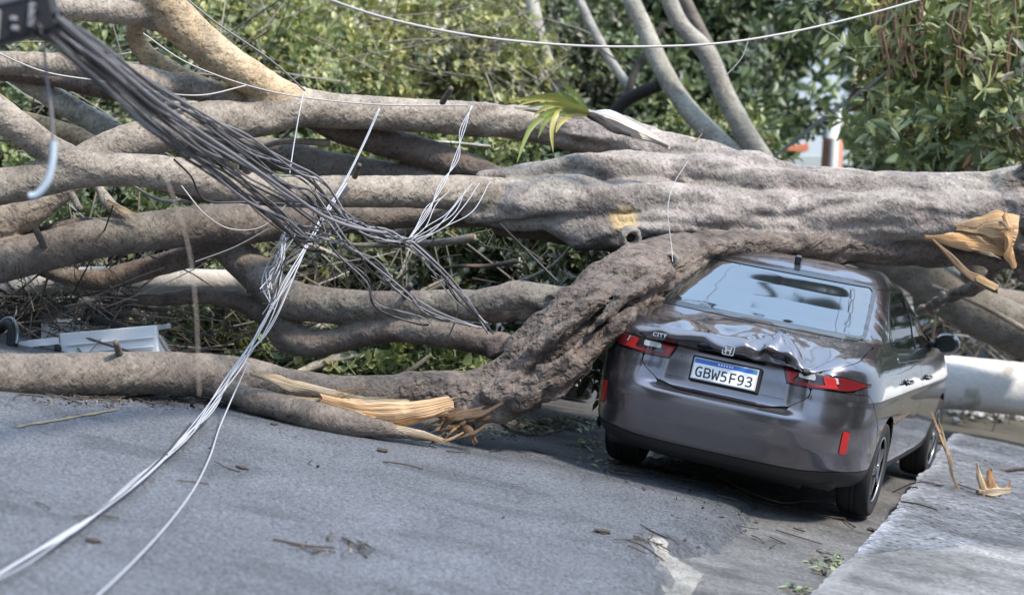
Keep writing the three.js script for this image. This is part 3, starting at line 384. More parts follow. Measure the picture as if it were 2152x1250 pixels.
// ================================================================== the grey sedan
const font = await new FontLoader().loadAsync('fonts/droid/droid_sans_bold.typeface.json');
let deckPoints;
const car = thing('sedan_car', 'dark grey sedan crushed under the fallen trunk, boot dented', 'car', V(0, 0.0, 0));
{
  // rings: y, half width, rear z (corner), rear z (between the lamps), front z, rear radius, squareness
  const ROW = [
    [0.19, 0.74, 0.36, 0.36, 4.1, 0.75, 3], [0.22, 0.79, 0.20, 0.20, 4.25, 0.75, 3], [0.26, 0.825, 0.11, 0.11, 4.35, 0.75, 3], [0.31, 0.845, 0.06, 0.06, 4.4, 0.75, 3], [0.345, 0.853, 0.035, 0.035, 4.42, 0.75, 3],
    [0.45, 0.864, 0.008, 0.008, 4.45, 0.75, 3.1], [0.55, 0.870, 0.0, 0.0, 4.45, 0.75, 3.1], [0.61, 0.873, 0.004, 0.004, 4.45, 0.75, 3.1], [0.632, 0.874, 0.008, 0.014, 4.44, 0.75, 3.1], [0.652, 0.874, 0.012, 0.06, 4.43, 0.75, 3.1], [0.668, 0.874, 0.016, 0.088, 4.42, 0.75, 3.1], [0.70, 0.873, 0.026, 0.10, 4.4, 0.75, 3.1],
    [0.76, 0.870, 0.044, 0.115, 4.37, 0.75, 3.1], [0.79, 0.874, 0.05, 0.122, 4.36, 0.75, 3.1], [0.83, 0.864, 0.058, 0.13, 4.33, 0.75, 3.1], [0.88, 0.850, 0.066, 0.142, 4.3, 0.75, 3.1], [0.915, 0.840, 0.07, 0.148, 4.27, 0.75, 3.1], [0.928, 0.836, 0.072, 0.128, 4.26, 0.75, 3.1], [0.936, 0.833, 0.073, 0.075, 4.25, 0.75, 3.1], [0.952, 0.826, 0.072, 0.045, 4.22, 0.75, 3.1], [0.972, 0.814, 0.078, 0.042, 4.18, 0.76, 3.1], [0.988, 0.800, 0.095, 0.062, 4.12, 0.76, 3.1],
    [1.004, 0.785, 0.15, 0.13, 4.0, 0.74, 3.2], [1.022, 0.772, 0.32, 0.30, 3.8, 0.70, 3.4], [1.040, 0.760, 0.48, 0.48, 3.6, 0.66, 3.7], [1.056, 0.750, 0.61, 0.61, 3.42, 0.62, 4.0], [1.075, 0.742, 0.69, 0.69, 3.32, 0.62, 4.2],
    [1.12, 0.726, 0.805, 0.805, 3.22, 0.62, 4.3], [1.20, 0.692, 0.99, 0.99, 3.05, 0.62, 4.3], [1.28, 0.652, 1.165, 1.165, 2.88, 0.62, 4.3], [1.34, 0.618, 1.29, 1.29, 2.75, 0.62, 4.3], [1.375, 0.592, 1.37, 1.37, 2.66, 0.60, 4.2], [1.395, 0.570, 1.43, 1.43, 2.6, 0.56, 4.0], [1.43, 0.54, 1.515, 1.515, 2.55, 0.5, 3.8],
    [1.465, 0.49, 1.62, 1.62, 2.48, 0.40, 3.6], [1.49, 0.40, 1.76, 1.76, 2.42, 0.30, 3.4], [1.502, 0.29, 1.90, 1.90, 2.36, 0.2, 3.2], [1.508, 0.16, 2.02, 2.02, 2.30, 0.12, 3], [1.51, 0.03, 2.10, 2.10, 2.22, 0.03, 2.6],
  ];
  const rows = [];
  for (let i = 0; i + 1 < ROW.length; i++) { const a = ROW[Math.max(0, i - 1)], b = ROW[i], c = ROW[i + 1], d = ROW[Math.min(ROW.length - 1, i + 2)], span = Math.hypot(c[0] - b[0], c[2] - b[2], (c[1] - b[1])), n = Math.max(1, Math.round(span / 0.014));
    for (let k = 0; k < n; k++) { const t = k / n; rows.push(b.map((_, q) => { const lin_ = lerp(b[q], c[q], t), m0 = (c[q] - a[q]) / 2, m1 = (d[q] - b[q]) / 2, t2 = t * t, t3 = t2 * t; const her = (2 * t3 - 3 * t2 + 1) * b[q] + (t3 - 2 * t2 + t) * m0 * 0.6 + (-2 * t3 + 3 * t2) * c[q] + (t3 - t2) * m1 * 0.6; return lerp(lin_, her, 0.7); })); } }
  rows.push(ROW[ROW.length - 1]);
  const g2 = (x, s) => Math.exp(-x * x / (s * s));
  const dent = (p) => {                                    // crushed boot and bent roof edge: [x, y, forward]
    let [x, y, z] = p;
    const deck = sstep(0.925, 0.955, y) * sstep(1.12, 1.03, y) * sstep(0.95, 0.6, Math.abs(x) / 0.87 + 0.12);
    if (deck > 0) {
      const lip = sstep(0.35, 0.02, z);
      y += deck * (-0.055 * g2(x - 0.5, 0.11) * g2(z - 0.16, 0.15) + 0.020 * g2(x - 0.25, 0.10) * g2(z - 0.2, 0.2) - 0.045 * g2(x + 0.52, 0.22) * g2(z - 0.5, 0.25) + 0.016 * fbm(x * 4.2, z * 5, 3, 3) - 0.03 * g2(x + 0.08, 0.13) * g2(z - 0.28, 0.12) + 0.018 * g2(x + 0.3, 0.1) * g2(z - 0.2, 0.1));
      const rd = (q) => 1 - Math.abs(q) * 2; y += deck * (0.012 * rd(noise3(x * 4 + z * 3, z * 4 - x * 2, 5)) * sstep(0.62, 0.4, z) + 0.016 * sstep(-0.15, 0.25, x) * (rd(noise3(x * 8 - z * 5, z * 7 + x * 4, 15)) - 0.4) * sstep(0.6, 0.3, z) - 0.03 * Math.max(0, 1 - Math.hypot((x - 0.62) / 0.1, (z - 0.45) / 0.2)) + 0.02 * Math.max(0, 1 - Math.abs((x - 0.28) * 0.9 + (z - 0.22) * 1.2) / 0.05) * g2(x - 0.3, 0.16) - 0.018 * Math.max(0, 1 - Math.abs((x - 0.5) - (z - 0.2) * 0.8) / 0.06) * g2(z - 0.25, 0.2));
      const fold = 0.5 * (x - 0.2) + (z - 0.18); y += deck * 0.02 * g2(fold, 0.03) * g2(x - 0.3, 0.2);
      z += lip * deck * (0.085 * g2(x - 0.27, 0.15) * sstep(0.99, 0.955, y) + 0.05 * g2(x - 0.6, 0.1) - 0.02 * g2(x + 0.1, 0.2));
      y -= lip * deck * 0.022 * g2(x - 0.55, 0.14);
    }
    const q = sstep(1.0, 1.1, y) * sstep(0.5, 0.6, Math.abs(x)) * sstep(1.6, 1.2, z); x += q * 0.012 * fbm(x * 2, y * 9, z * 9, 3) * Math.sign(x);
    const rf = sstep(1.36, 1.42, y); y += rf * (-0.075 * sstep(0.6, 0.3, Math.abs(x + 0.05)) * g2(z - 2.15, 0.26) - 0.02 * g2(x + 0.45, 0.2) + 0.01 * fbm(x * 5, z * 5, 9, 2));
    // body side: slight waviness
    const sd = sstep(0.6, 0.75, Math.abs(x)) * sstep(1.0, 0.9, y) * sstep(0.9, 1.3, z); x -= sd * 0.004 * fbm(z * 2.3, y * 4, 5, 2) * Math.sign(x);
    return [x, y, z];
  };
  const NR = 170, NS = 130, NF = 50, pos = [], idx = [], W1 = NR + 2 * NS + NF;
  for (const [y, W, zo, zc, zf, R, n] of rows) {
    const ring = []; const sup = (phi) => { const s = Math.abs(Math.sin(phi)), c = Math.abs(Math.cos(phi)); return 1 / Math.pow(Math.pow(s, n) + Math.pow(c, n), 1 / n); };
    for (let i = 0; i < NR; i++) { const ph = (i / NR - 0.5) * Math.PI, r = sup(ph), x = W * r * Math.sin(ph); const k = 1 - sstep(0.36, 0.56 - 0.02, Math.abs(x) + 0.06 * (y - 0.8)), zr = lerp(zo, zc, k); ring.push([x, y, zr + R - R * r * Math.cos(ph) * (1 + (zo - zr) / R * 0)]); }
    const zs = lerp(zo, zo, 0) + R, ze = zf - 0.7 * Math.min(1, R / 0.6);
    for (let i = 0; i < NS; i++) ring.push([W * (1 - 0.02 * sstep(3.0, 4.3, zs + (ze - zs) * i / NS)), y, zs + (ze - zs) * i / NS]);
    for (let i = 0; i < NF; i++) { const ph = (0.5 - i / NF) * Math.PI, r = sup(ph); ring.push([0.98 * W * r * Math.sin(ph), y, ze + (zf - ze) * r * Math.cos(ph)]); }
    for (let i = 0; i < NS; i++) ring.push([-W * (1 - 0.02 * sstep(3.0, 4.3, ze + (zs - ze) * i / NS)), y, ze + (zs - ze) * i / NS]);
    for (const p of ring) { const [x, yy, z] = dent(p); pos.push(x, yy, -z); }
  }
  for (let j = 0; j + 1 < rows.length; j++) for (let i = 0; i < W1; i++) { const a = j * W1 + i, b = j * W1 + (i + 1) % W1, c = a + W1, d = b + W1; idx.push(a, b, c, b, d, c); }
  const skin = new THREE.BufferGeometry(); skin.setAttribute('position', new THREE.Float32BufferAttribute(pos, 3)); skin.setIndex(idx); skin.computeVertexNormals();
  { const n = skin.attributes.normal; // outward check on a side vertex
    const i = 20 * W1 + NR + 40; if (n.getX(i) < 0) { for (let k = 0; k < idx.length; k += 3) { const t = idx[k]; idx[k] = idx[k + 1]; idx[k + 1] = t; } skin.setIndex(idx); skin.computeVertexNormals(); } }
  const dustMap = dataTex(256, (u, v) => { const a = Math.max(0, tn(u, v, 3, 2, 5, 61)), b = Math.max(0, tn(u, v, 40, 6, 3, 62)); const k = 0.012 + 0.10 * a * a + 0.05 * a * b; return [k * 0.9, k * 1.05, k * 1.12]; }, false, [0.9, 0.9]);
  const m = {
    paint: PHY({ color: lin(0x0).setRGB(0.168, 0.158, 0.172), metalness: 0.9, roughness: 0.24, clearcoat: 1, clearcoatRoughness: 0.04 }),
    black: STD({ color: lin(0).setRGB(0.012, 0.012, 0.013), roughness: 0.6 }), trim: PHY({ color: lin(0).setRGB(0.01, 0.01, 0.011), roughness: 0.25, clearcoat: 0.6 }),
    plastic: STD({ color: lin(0).setRGB(0.022, 0.022, 0.023), roughness: 0.55, bumpMap: asphaltBump, bumpScale: 0.0006 }),
    glass: PHY({ color: 0xffffff, map: dustMap, roughness: 0.04, ior: 2.2, clearcoat: 1, clearcoatRoughness: 0.02 }),
    side: PHY({ color: lin(0).setRGB(0.006, 0.008, 0.008), roughness: 0.03, ior: 1.5 }),
    red: PHY({ color: lin(0).setRGB(0.11, 0.004, 0.007), roughness: 0.3, clearcoat: 0.5, clearcoatRoughness: 0.03 }), redBright: PHY({ color: lin(0).setRGB(0.36, 0.012, 0.012), roughness: 0.35, clearcoat: 0.3 }),
    clear: PHY({ color: lin(0).setRGB(0.55, 0.54, 0.54), roughness: 0.15, metalness: 0.3, clearcoat: 1 }), smoke: PHY({ color: lin(0).setRGB(0.018, 0.012, 0.012), roughness: 0.12, clearcoat: 1 }),
    chrome: PHY({ color: lin(0).setRGB(0.7, 0.7, 0.72), metalness: 1, roughness: 0.16 }), mirror: PHY({ color: lin(0).setRGB(0.16, 0.18, 0.2), metalness: 1, roughness: 0.08 }), rubber: STD({ color: lin(0).setRGB(0.018, 0.018, 0.019), roughness: 0.85 }), rim: PHY({ color: lin(0).setRGB(0.35, 0.36, 0.38), metalness: 0.9, roughness: 0.28 }),
  };
  const arch = (z, y) => Math.min(Math.hypot(z - 1.05, y - 0.305), Math.hypot(z - 3.65, y - 0.305)) - 0.352;
  const rnd = (poly, r) => { const f = polySdf(poly); return (x, y) => f(x, y) ; };
  const winRear = polySdf([[-0.655, 1.082], [-0.63, 1.068], [0.63, 1.068], [0.655, 1.082], [0.565, 1.345], [0.53, 1.37], [-0.53, 1.37], [-0.565, 1.345]]);
  const dloR = polySdf([[1.30, 1.085], [1.36, 1.035], [1.45, 1.02], [2.30, 1.0], [2.30, 1.335], [1.95, 1.335], [1.72, 1.31], [1.52, 1.24], [1.37, 1.15]]);
  const dloF = polySdf([[2.37, 1.0], [3.22, 0.985], [3.2, 1.01], [2.95, 1.15], [2.72, 1.27], [2.6, 1.325], [2.5, 1.337], [2.37, 1.337]]);
  const rearWin = (x, y, z) => Math.min(winRear(x, y), 1.75 - z);
  const sideWin = (x, y, z) => Math.min(Math.max(dloR(z, y), dloF(z, y)), Math.abs(x) - 0.5);
  const lamp = (x, y, z) => { const a = Math.abs(x), e = sstep(0.2, 0.42, z); return Math.min(a - (0.325 + (0.93 - y) * 0.42), y - (0.832 + 0.012 * sstep(0.4, 0.7, a) + 0.045 * e), 0.927 - 0.025 * e - y, 0.44 - z, 1.2 - z * 2); };
  const lidSide = (y) => lerp(0.40, 0.52, sstep(0.66, 0.80, y)) + 0.21 * sstep(0.92, 1.0, y);
  const lid = (x, y, z) => Math.min(y - (0.655 + 0.03 * sstep(0.25, 0.42, Math.abs(x))), lidSide(y) - Math.abs(x), 1.066 - y, 0.78 - z);
  const C = (fn) => (x, y, z) => fn(x, y, -z);
  const G = 0.0035;
  // heights measured from the photograph
  const RMT = [[0, 0.02], [0.6, 0.018], [0.76, -0.004], [0.92, -0.012], [0.95, -0.004], [1.0, 0.03], [1.08, 0.062], [1.345, 0.066], [1.47, 0.045], [2, 0.03]];
  const RM = (y) => { for (let i = 0; i + 1 < RMT.length; i++) if (y <= RMT[i + 1][0]) return y + lerp(RMT[i][1], RMT[i + 1][1], (y - RMT[i][0]) / (RMT[i + 1][0] - RMT[i][0])); return y; };
  const add = (name, fn, mat, off = 0, rim = 0.012, parent = car) => { const g = clipGeo(skin, C(fn), off, rim), gp = g.attributes.position; for (let i = 0; i < gp.count; i++) gp.setY(i, RM(gp.getY(i))); return g.attributes.position.count > 8 ? mesh(name, g, mat, parent) : null; };
  const isLamp = (x, y, z) => lamp(x, y, z), noGlass = (x, y, z) => Math.min(-rearWin(x, y, z) - 0.001, -sideWin(x, y, z) - 0.001);
  const valance = (x, y, z) => 0.318 + 0.022 * sstep(0.5, 0.8, Math.abs(x)) - y;
  const seamB = (y) => 0.40 + (0.83 - y) * 0.95;
  add('inner_shell', (x, y, z) => Math.min(arch(z, y), noGlass(x, y, z)), m.black, -0.014, 0);
  add('lower_valance', (x, y, z) => Math.min(valance(x, y, z) - G, arch(z, y) + 0.002, 0.78 - z), m.plastic);
  for (const s of [1, -1]) add('sill', (x, y, z) => Math.min(0.295 - y - G, arch(z, y), z - 1.1, 3.6 - z, s * x), m.plastic);
  const reflF = (s) => (x, y, z) => Math.min(0.017 - Math.hypot(x * s - 0.752 - (y - 0.52) * 0.03, Math.max(0, Math.abs(y - 0.522) - 0.053)), 0.6 - z);
  add('rear_bumper', (x, y, z) => Math.min(-valance(x, y, z) - G, Math.max(0.645 - y, Math.min(Math.abs(x) - lidSide(y) - G, 0.98 - y)) , -lamp(x, y, z) - G, -lid(x, y, z) - G, seamB(y) - z - G, 0.835 - y, arch(z, y), -reflF(1)(x, y, z) - 0.003, -reflF(-1)(x, y, z) - 0.003), m.paint);
  const lidMesh = add('boot_lid', (x, y, z) => Math.min(lid(x, y, z) - G, -lamp(x, y, z) - G), m.paint);
  for (const s of [1, -1]) {
    const S = (fn) => (x, y, z) => Math.min(fn(x, y, z), s * x);
    const doorCut = (z, y) => 1.42 + 0.0 * y + Math.max(0, 0.66 - y) * 0.0;
    add('quarter_panel', S((x, y, z) => Math.min(-lid(x, y, z) - G, -lamp(x, y, z) - G, noGlass(x, y, z), -(Math.min(seamB(y) - z, 0.835 - y)) - G, y - 0.295, 1.40 - y, doorCut(z, y) + sstep(0.98, 1.2, y) * 0.08 - G - z, arch(z, y), -lidBack(x, y, z))), m.paint);
    const rd = add('rear_door', S((x, y, z) => Math.min(z - doorCut(z, y) - sstep(0.98, 1.2, y) * 0.08, 2.33 - z - G, y - 0.295, 1.352 - y, noGlass(x, y, z), Math.abs(x) - 0.5, arch(z, y))), m.paint);
    const fd = add('front_door', S((x, y, z) => Math.min(z - 2.33 - G, 3.28 - z, y - 0.295, 1.352 - y, noGlass(x, y, z), Math.abs(x) - 0.5, arch(z, y))), m.paint);
    add('front_fender', S((x, y, z) => Math.min(z - 3.28 - G, y - 0.295, 1.03 - y, Math.max(Math.abs(x) - 0.68, 0.9 - y), arch(z, y))), m.paint);
    for (const [door, z, y] of [[rd, 1.62, 0.865], [fd, 2.55, 0.85]]) { const h = mesh('handle', new THREE.CapsuleGeometry(0.014, 0.15, 4, 10), m.paint, door); h.rotation.x = Math.PI / 2; h.rotation.z = 0; h.position.set(s * 0.878, RM(y), -z); h.scale.set(1.2, 1, 1); const k = mesh('handle_recess', new THREE.SphereGeometry(0.03, 12, 8), m.black, door); k.scale.set(0.25, 0.8, 1.1); k.position.set(s * 0.862, RM(y) - 0.002, -z + 0.02); }
    add('rear_side_window', S((x, y, z) => Math.min(dloR(z, y), Math.abs(x) - 0.5)), m.side, -0.006, 0.004);
    add('front_side_window', S((x, y, z) => Math.min(dloF(z, y), Math.abs(x) - 0.5)), m.side, -0.006, 0.004);
    add('window_trim', S((x, y, z) => { const d = Math.max(dloR(z, y), dloF(z, y), Math.min(z - 2.28, 2.40 - z, y - 1.0, 1.337 - y)); return Math.min(0.012 - Math.abs(d + 0.006), Math.abs(x) - 0.5); }), m.trim, 0.003, 0.006);
    add('belt_trim', S((x, y, z) => Math.min(0.011 - Math.abs(y - (1.002 - 0.018 * (z - 1.45) / 1.8 - 0.008) + 0.012), z - 1.4, 3.24 - z, Math.abs(x) - 0.5)), m.chrome, 0.004, 0.006);
    const L = add('tail_lamp', S(lamp), m.smoke, 0.004, 0.02);
    add('red_light_bar', S((x, y, z) => { const a = Math.abs(x), e = sstep(0.2, 0.42, z); const yb = 0.832 + 0.012 * sstep(0.4, 0.7, a) + 0.045 * e; const inner = 0.325 + (0.93 - y) * 0.42; return Math.min(lamp(x, y, z) - 0.004, Math.max(yb + 0.028 - y, inner + 0.026 - a, z - 0.20)); }), m.red, 0.009, 0.01, L);
    add('bright_bar', S((x, y, z) => { const a = Math.abs(x), e = sstep(0.2, 0.42, z); const yb = 0.832 + 0.012 * sstep(0.4, 0.7, a) + 0.045 * e; const inner = 0.325 + (0.93 - y) * 0.42; return Math.min(lamp(x, y, z) - 0.009, Math.max(Math.min(yb + 0.020 - y, 0.16 - z), Math.min(inner + 0.020 - a, a - inner - 0.006), Math.min(z - 0.15, 0.19 - z))); }), m.redBright, 0.012, 0.006, L);
    add('clear_lens', S((x, y, z) => { const a = Math.abs(x); return Math.min(lamp(x, y, z) - 0.008, y - 0.885, Math.max(Math.min(a - 0.43, 0.53 - a), Math.min(a - 0.585, 0.70 - a))); }), m.clear, 0.0085, 0.005, L);
    const rf = add('reflector', reflF(s), m.redBright, 0.006, 0.012);
    // mirror
    const mir = new THREE.Group(); mir.name = 'side_mirror'; car.add(mir); const cap = new THREE.SphereGeometry(0.1, 24, 16); cap.scale(0.92, 0.78, 0.7); const cm = mesh('mirror_cap', cap, m.paint, mir); cm.position.set(s * 0.90, 1.075, -3.02); cm.rotation.y = s * 0.2; const gl = mesh('mirror_glass', new THREE.CylinderGeometry(0.075, 0.075, 0.01, 24).rotateX(Math.PI / 2).scale(0.98, 0.8, 1), m.mirror, mir); gl.position.set(s * 0.90, 1.075, -2.948); const st = mesh('mirror_stalk', new RoundedBoxGeometry(0.14, 0.04, 0.06, 3, 0.015), m.black, mir); st.position.set(s * 0.82, 1.045, -3.03);
  }
  function lidBack(x, y, z) { return Math.min(0.72 - Math.abs(x), y - 1.0, 1.066 - y, 0.8 - z) > 0 && Math.abs(x) < 0.73 ? -1 : -1; }
  add('bonnet', (x, y, z) => Math.min(z - 3.2, y - 0.9, 1.075 - y, Math.max(0.68 - Math.abs(x) - G, -1)), m.paint);
  add('front_bumper', (x, y, z) => Math.min(z - 3.9, 0.9 - y - G, y - 0.2, arch(z, y), 0.78 - Math.abs(x)), m.paint);
  add('roof', (x, y, z) => Math.min(Math.max(y - 1.352 - G, Math.min(z - 2.5, y - 1.08, 0.70 - Math.abs(x))), noGlass(x, y, z)), m.paint);
  add('windscreen', (x, y, z) => Math.min(z - 2.5, y - 1.08, 1.36 - y, 0.56 - Math.abs(x)), m.side, 0.006, 0.004);
  const rw = add('rear_window', (x, y, z) => rearWin(x, y, z) , m.glass, -0.004, 0.004);
  add('window_seal', (x, y, z) => Math.min(0.010 - Math.abs(rearWin(x, y, z)), 1.75 - z), m.trim, 0.002, 0.006);
  // raised frame lines on the boot lid around the plate
  for (const s of [1, -1]) add('panel_crease', (x, y, z) => { const e = 0.26 + (0.9 - y) * 0.9; return Math.min(0.007 - Math.abs(s * x - e), y - 0.75, 0.90 - y, 0.5 - z); }, m.paint, 0.005, 0.006);
  add('panel_crease', (x, y, z) => Math.min(0.006 - Math.abs(y - 0.735), 0.38 - Math.abs(x), 0.5 - z), m.paint, 0.006, 0.006);
  deckPoints = lidMesh.geometry;
  // plate
  const c = document.createElement('canvas'); c.width = 800; c.height = 260; const k = c.getContext('2d');
  k.fillStyle = '#e9ebec'; k.fillRect(0, 0, 800, 260); k.fillStyle = '#3a6fc0'; k.fillRect(0, 0, 800, 62); k.fillStyle = '#dfe7f3'; for (let i = 0; i < 6; i++) k.fillRect(300 + i * 34, 20, 20, 22);
  k.fillStyle = '#4f9a64'; k.fillRect(742, 14, 40, 30); k.fillStyle = '#1c1c1e'; k.font = 'bold 178px monospace'; k.textAlign = 'center'; k.textBaseline = 'alphabetic';
  const word = 'GBW5F93'; for (let i = 0; i < 7; i++) { k.save(); k.translate(82 + i * 106, 232); k.scale(0.95, 1.0); k.fillText(word[i], 0, 0); k.restore(); }
  k.strokeStyle = '#b8babd'; k.lineWidth = 6; k.strokeRect(5, 5, 790, 250);
  const t = new THREE.CanvasTexture(c); t.colorSpace = THREE.SRGBColorSpace;
  const plate = mesh('number_plate', new RoundedBoxGeometry(0.40, 0.13, 0.008, 3, 0.0035), PHY({ color: 0xc9cbcc, roughness: 0.35 }), car); plate.position.set(0, 0.807, -0.088); plate.rotation.x = -0.18;
  const face = mesh('plate_print', new THREE.PlaneGeometry(0.392, 0.122), PHY({ map: t, roughness: 0.35 }), plate); face.position.z = 0.0055;
  const holder = mesh('plate_holder', new RoundedBoxGeometry(0.43, 0.155, 0.03, 3, 0.01), m.black, plate); holder.position.z = -0.02;
  // badges on the edge of the lid
  const txt = new TextGeometry('CITY', { font, size: 0.024, depth: 0.004, curveSegments: 3, bevelEnabled: false }); txt.center(); const tm = mesh('badge', txt, m.chrome, car); tm.scale.set(1.35, 1, 1); tm.position.set(-0.43, 0.958, -0.075); tm.rotation.set(-0.25, -0.20, 0);
  { const parts = []; const ring = new THREE.Shape(); const rr = (s, w, h, b) => { s.moveTo(-w, -h * 0.8); s.lineTo(-w * 1.06, h * 0.7); s.quadraticCurveTo(-w, h, -w * 0.7, h); s.lineTo(w * 0.7, h); s.quadraticCurveTo(w, h, w * 1.06, h * 0.7); s.lineTo(w, -h * 0.8); s.quadraticCurveTo(w * 0.9, -h, w * 0.6, -h); s.lineTo(-w * 0.6, -h); s.quadraticCurveTo(-w * 0.9, -h, -w, -h * 0.8); };
    rr(ring, 0.036, 0.030); const hole = new THREE.Path(); rr(hole, 0.030, 0.025); ring.holes.push(hole); parts.push(new THREE.ExtrudeGeometry(ring, { depth: 0.006, bevelEnabled: false }));
    for (const s of [-1, 1]) { const b = new THREE.BoxGeometry(0.009, 0.044, 0.007); b.rotateZ(s * -0.12); b.translate(s * 0.015, 0, 0.004); parts.push(b.toNonIndexed()); } const b = new THREE.BoxGeometry(0.026, 0.009, 0.006); b.translate(0, 0, 0.004); parts.push(b.toNonIndexed());
    const e = mesh('emblem', mergeGeometries(parts), m.chrome, car); e.position.set(0.01, 0.955, -0.033); e.rotation.x = -0.1; }
  { const fin = new THREE.Shape(); fin.moveTo(0, 0); fin.lineTo(0.16, 0); fin.quadraticCurveTo(0.07, 0.015, 0.0, 0.075); fin.lineTo(-0.012, 0.07); fin.closePath(); const g = new THREE.ExtrudeGeometry(fin, { depth: 0.02, bevelEnabled: true, bevelSize: 0.012, bevelThickness: 0.012, bevelSegments: 3 }); g.translate(0, 0, -0.01); g.rotateY(Math.PI / 2); const a = mesh('roof_antenna', g, m.trim, car); a.position.set(0.02, 1.455, -1.52); }
  // underside and wheels
  const ub = mesh('underbody', new RoundedBoxGeometry(1.45, 0.24, 3.9, 3, 0.05), m.black, car); ub.position.set(0, 0.34, -2.25);
  const ex = mesh('exhaust', new THREE.CylinderGeometry(0.13, 0.13, 0.42, 16).rotateZ(Math.PI / 2).scale(1, 0.6, 1), m.plastic, car); ex.position.set(0.3, 0.27, -0.42);
  const prof = []; for (const [r, x] of [[0.205, -0.085], [0.225, -0.098], [0.27, -0.104], [0.292, -0.098], [0.303, -0.08], [0.306, -0.05], [0.3065, -0.022], [0.299, -0.020], [0.299, -0.014], [0.3065, -0.012], [0.3065, 0.012], [0.299, 0.014], [0.299, 0.02], [0.3065, 0.022], [0.306, 0.05], [0.303, 0.08], [0.292, 0.098], [0.27, 0.104], [0.225, 0.098], [0.205, 0.085]]) prof.push(new THREE.Vector2(r, x));
  const tyreG = new THREE.LatheGeometry(prof, 56).rotateZ(-Math.PI / 2);
  const rimParts = []; { const lip = new THREE.TorusGeometry(0.206, 0.009, 8, 48).rotateY(Math.PI / 2); lip.translate(0.088, 0, 0); rimParts.push(lip.toNonIndexed()); for (let i = 0; i < 5; i++) for (const s of [-1, 1]) { const b = new THREE.BoxGeometry(0.03, 0.18, 0.022).toNonIndexed(); b.translate(0.075, 0.11, 0.017 * s); b.rotateX(s * -0.07 + i / 5 * 2 * Math.PI); rimParts.push(b); } const hub = new THREE.CylinderGeometry(0.045, 0.05, 0.05, 20).rotateZ(Math.PI / 2); hub.translate(0.072, 0, 0); rimParts.push(hub.toNonIndexed()); }
  const rimG = mergeGeometries(rimParts), back = new THREE.CylinderGeometry(0.205, 0.205, 0.11, 32).rotateZ(Math.PI / 2);
  for (const [s, z] of [[1, 1.05], [-1, 1.05], [1, 3.65], [-1, 3.65]]) { const w = new THREE.Group(); w.name = 'wheel'; w.position.set(s * 0.765, 0.32, -z); if (s < 0) w.rotation.y = Math.PI; w.rotation.x = 0.3 * z; car.add(w); mesh('tyre', tyreG, m.rubber, w); mesh('rim', rimG, m.rim, w); mesh('brake_drum', back, m.black, w); }
}

// ================================================================== trees and broken wood behind
// a leafy sprig: a bent twig with folded leaves; the same few sprigs are used through all crowns
function leafShape(L, W, fold = 0.25, curl = 0.15) {         // one leaf lying along +y, 6 triangles, folded at the midrib
  const y = [0, 0.35, 0.7, 1].map((t) => t * L), w = [0.02, 0.5, 0.38, 0].map((t) => t * W), z = (t) => -curl * L * t * t, p = [], idx = [];
  for (let i = 0; i < 4; i++) { const t = y[i] / L; p.push([-w[i], y[i], z(t) + fold * w[i]], [0, y[i], z(t)], [w[i], y[i], z(t) + fold * w[i]]); }
  for (let i = 0; i < 3; i++) { const a = i * 3; idx.push(a, a + 1, a + 4, a, a + 4, a + 3, a + 1, a + 2, a + 5, a + 1, a + 5, a + 4); }
  const g = new THREE.BufferGeometry(); g.setAttribute('position', new THREE.Float32BufferAttribute(p.flat(), 3)); g.setAttribute('uv', new THREE.Float32BufferAttribute(p.flatMap((q) => [q[0] / W, q[1] / L]), 2)); g.setIndex(idx); g.computeVertexNormals(); return g;
}
function sprig(n, L, W, len, seed) {
  const r = rng(seed), parts = []; const pts = []; for (let i = 0; i <= 4; i++) pts.push(V((r() - 0.5) * 0.12 * len * i, len * i / 4, (r() - 0.5) * 0.12 * len * i));
  const c = new THREE.CatmullRomCurve3(pts); const st = new THREE.TubeGeometry(c, 4, 0.006 * Math.sqrt(len / 0.3), 3); parts.push(st);
  for (let i = 0; i < n; i++) { const t = 0.15 + 0.85 * (i + r() * 0.6) / n, s = 0.7 + 0.6 * r(), g = leafShape(L * s, W * s, 0.15 + 0.3 * r(), 0.1 + 0.3 * r()); g.rotateX((r() - 0.5) * 0.8); g.rotateZ((r() < 0.5 ? -1 : 1) * (0.5 + 0.8 * r())); g.rotateY(i * 2.4 + r()); const p = c.getPoint(Math.min(1, t)); g.translate(p.x, p.y, p.z); parts.push(g); }
  return mergeGeometries(parts);
}
const leafMat = (o = {}) => PHY({ color: 0xffffff, roughness: 0.42, transmission: 0.5, thickness: 0, specularIntensity: 0.9, ...o });
const GREEN = { dark: [0.055, 0.085, 0.04], mid: [0.17, 0.225, 0.10], lit: [0.32, 0.37, 0.15], yellow: [0.50, 0.50, 0.21], dry: [0.17, 0.12, 0.065], pale: [0.5, 0.48, 0.36], olive: [0.06, 0.068, 0.03] };
const mixCol = (list, r) => { let q = r(), s = 0; for (const [c, w] of list) { s += w; if (q <= s) { const k = 0.7 + 0.6 * r(); return new THREE.Color(c[0] * k, c[1] * k, c[2] * k); } } const c = list[0][0]; return new THREE.Color(...c); };
const gaps = [[1755, 85, 46], [1640, 180, 28], [1790, 125, 26], [1735, 130, 30], [1745, 255, 50], [1742, 305, 60], [1740, 350, 44], [1665, 325, 44], [1700, 345, 40]];
const toPx = (p) => { const d = p.clone().sub(EYE), z = d.dot(fwd); return [1076 + FPX * d.dot(rgt) / z, 625 - FPX * d.dot(upv) / z]; };
const leafMaterial = leafMat();
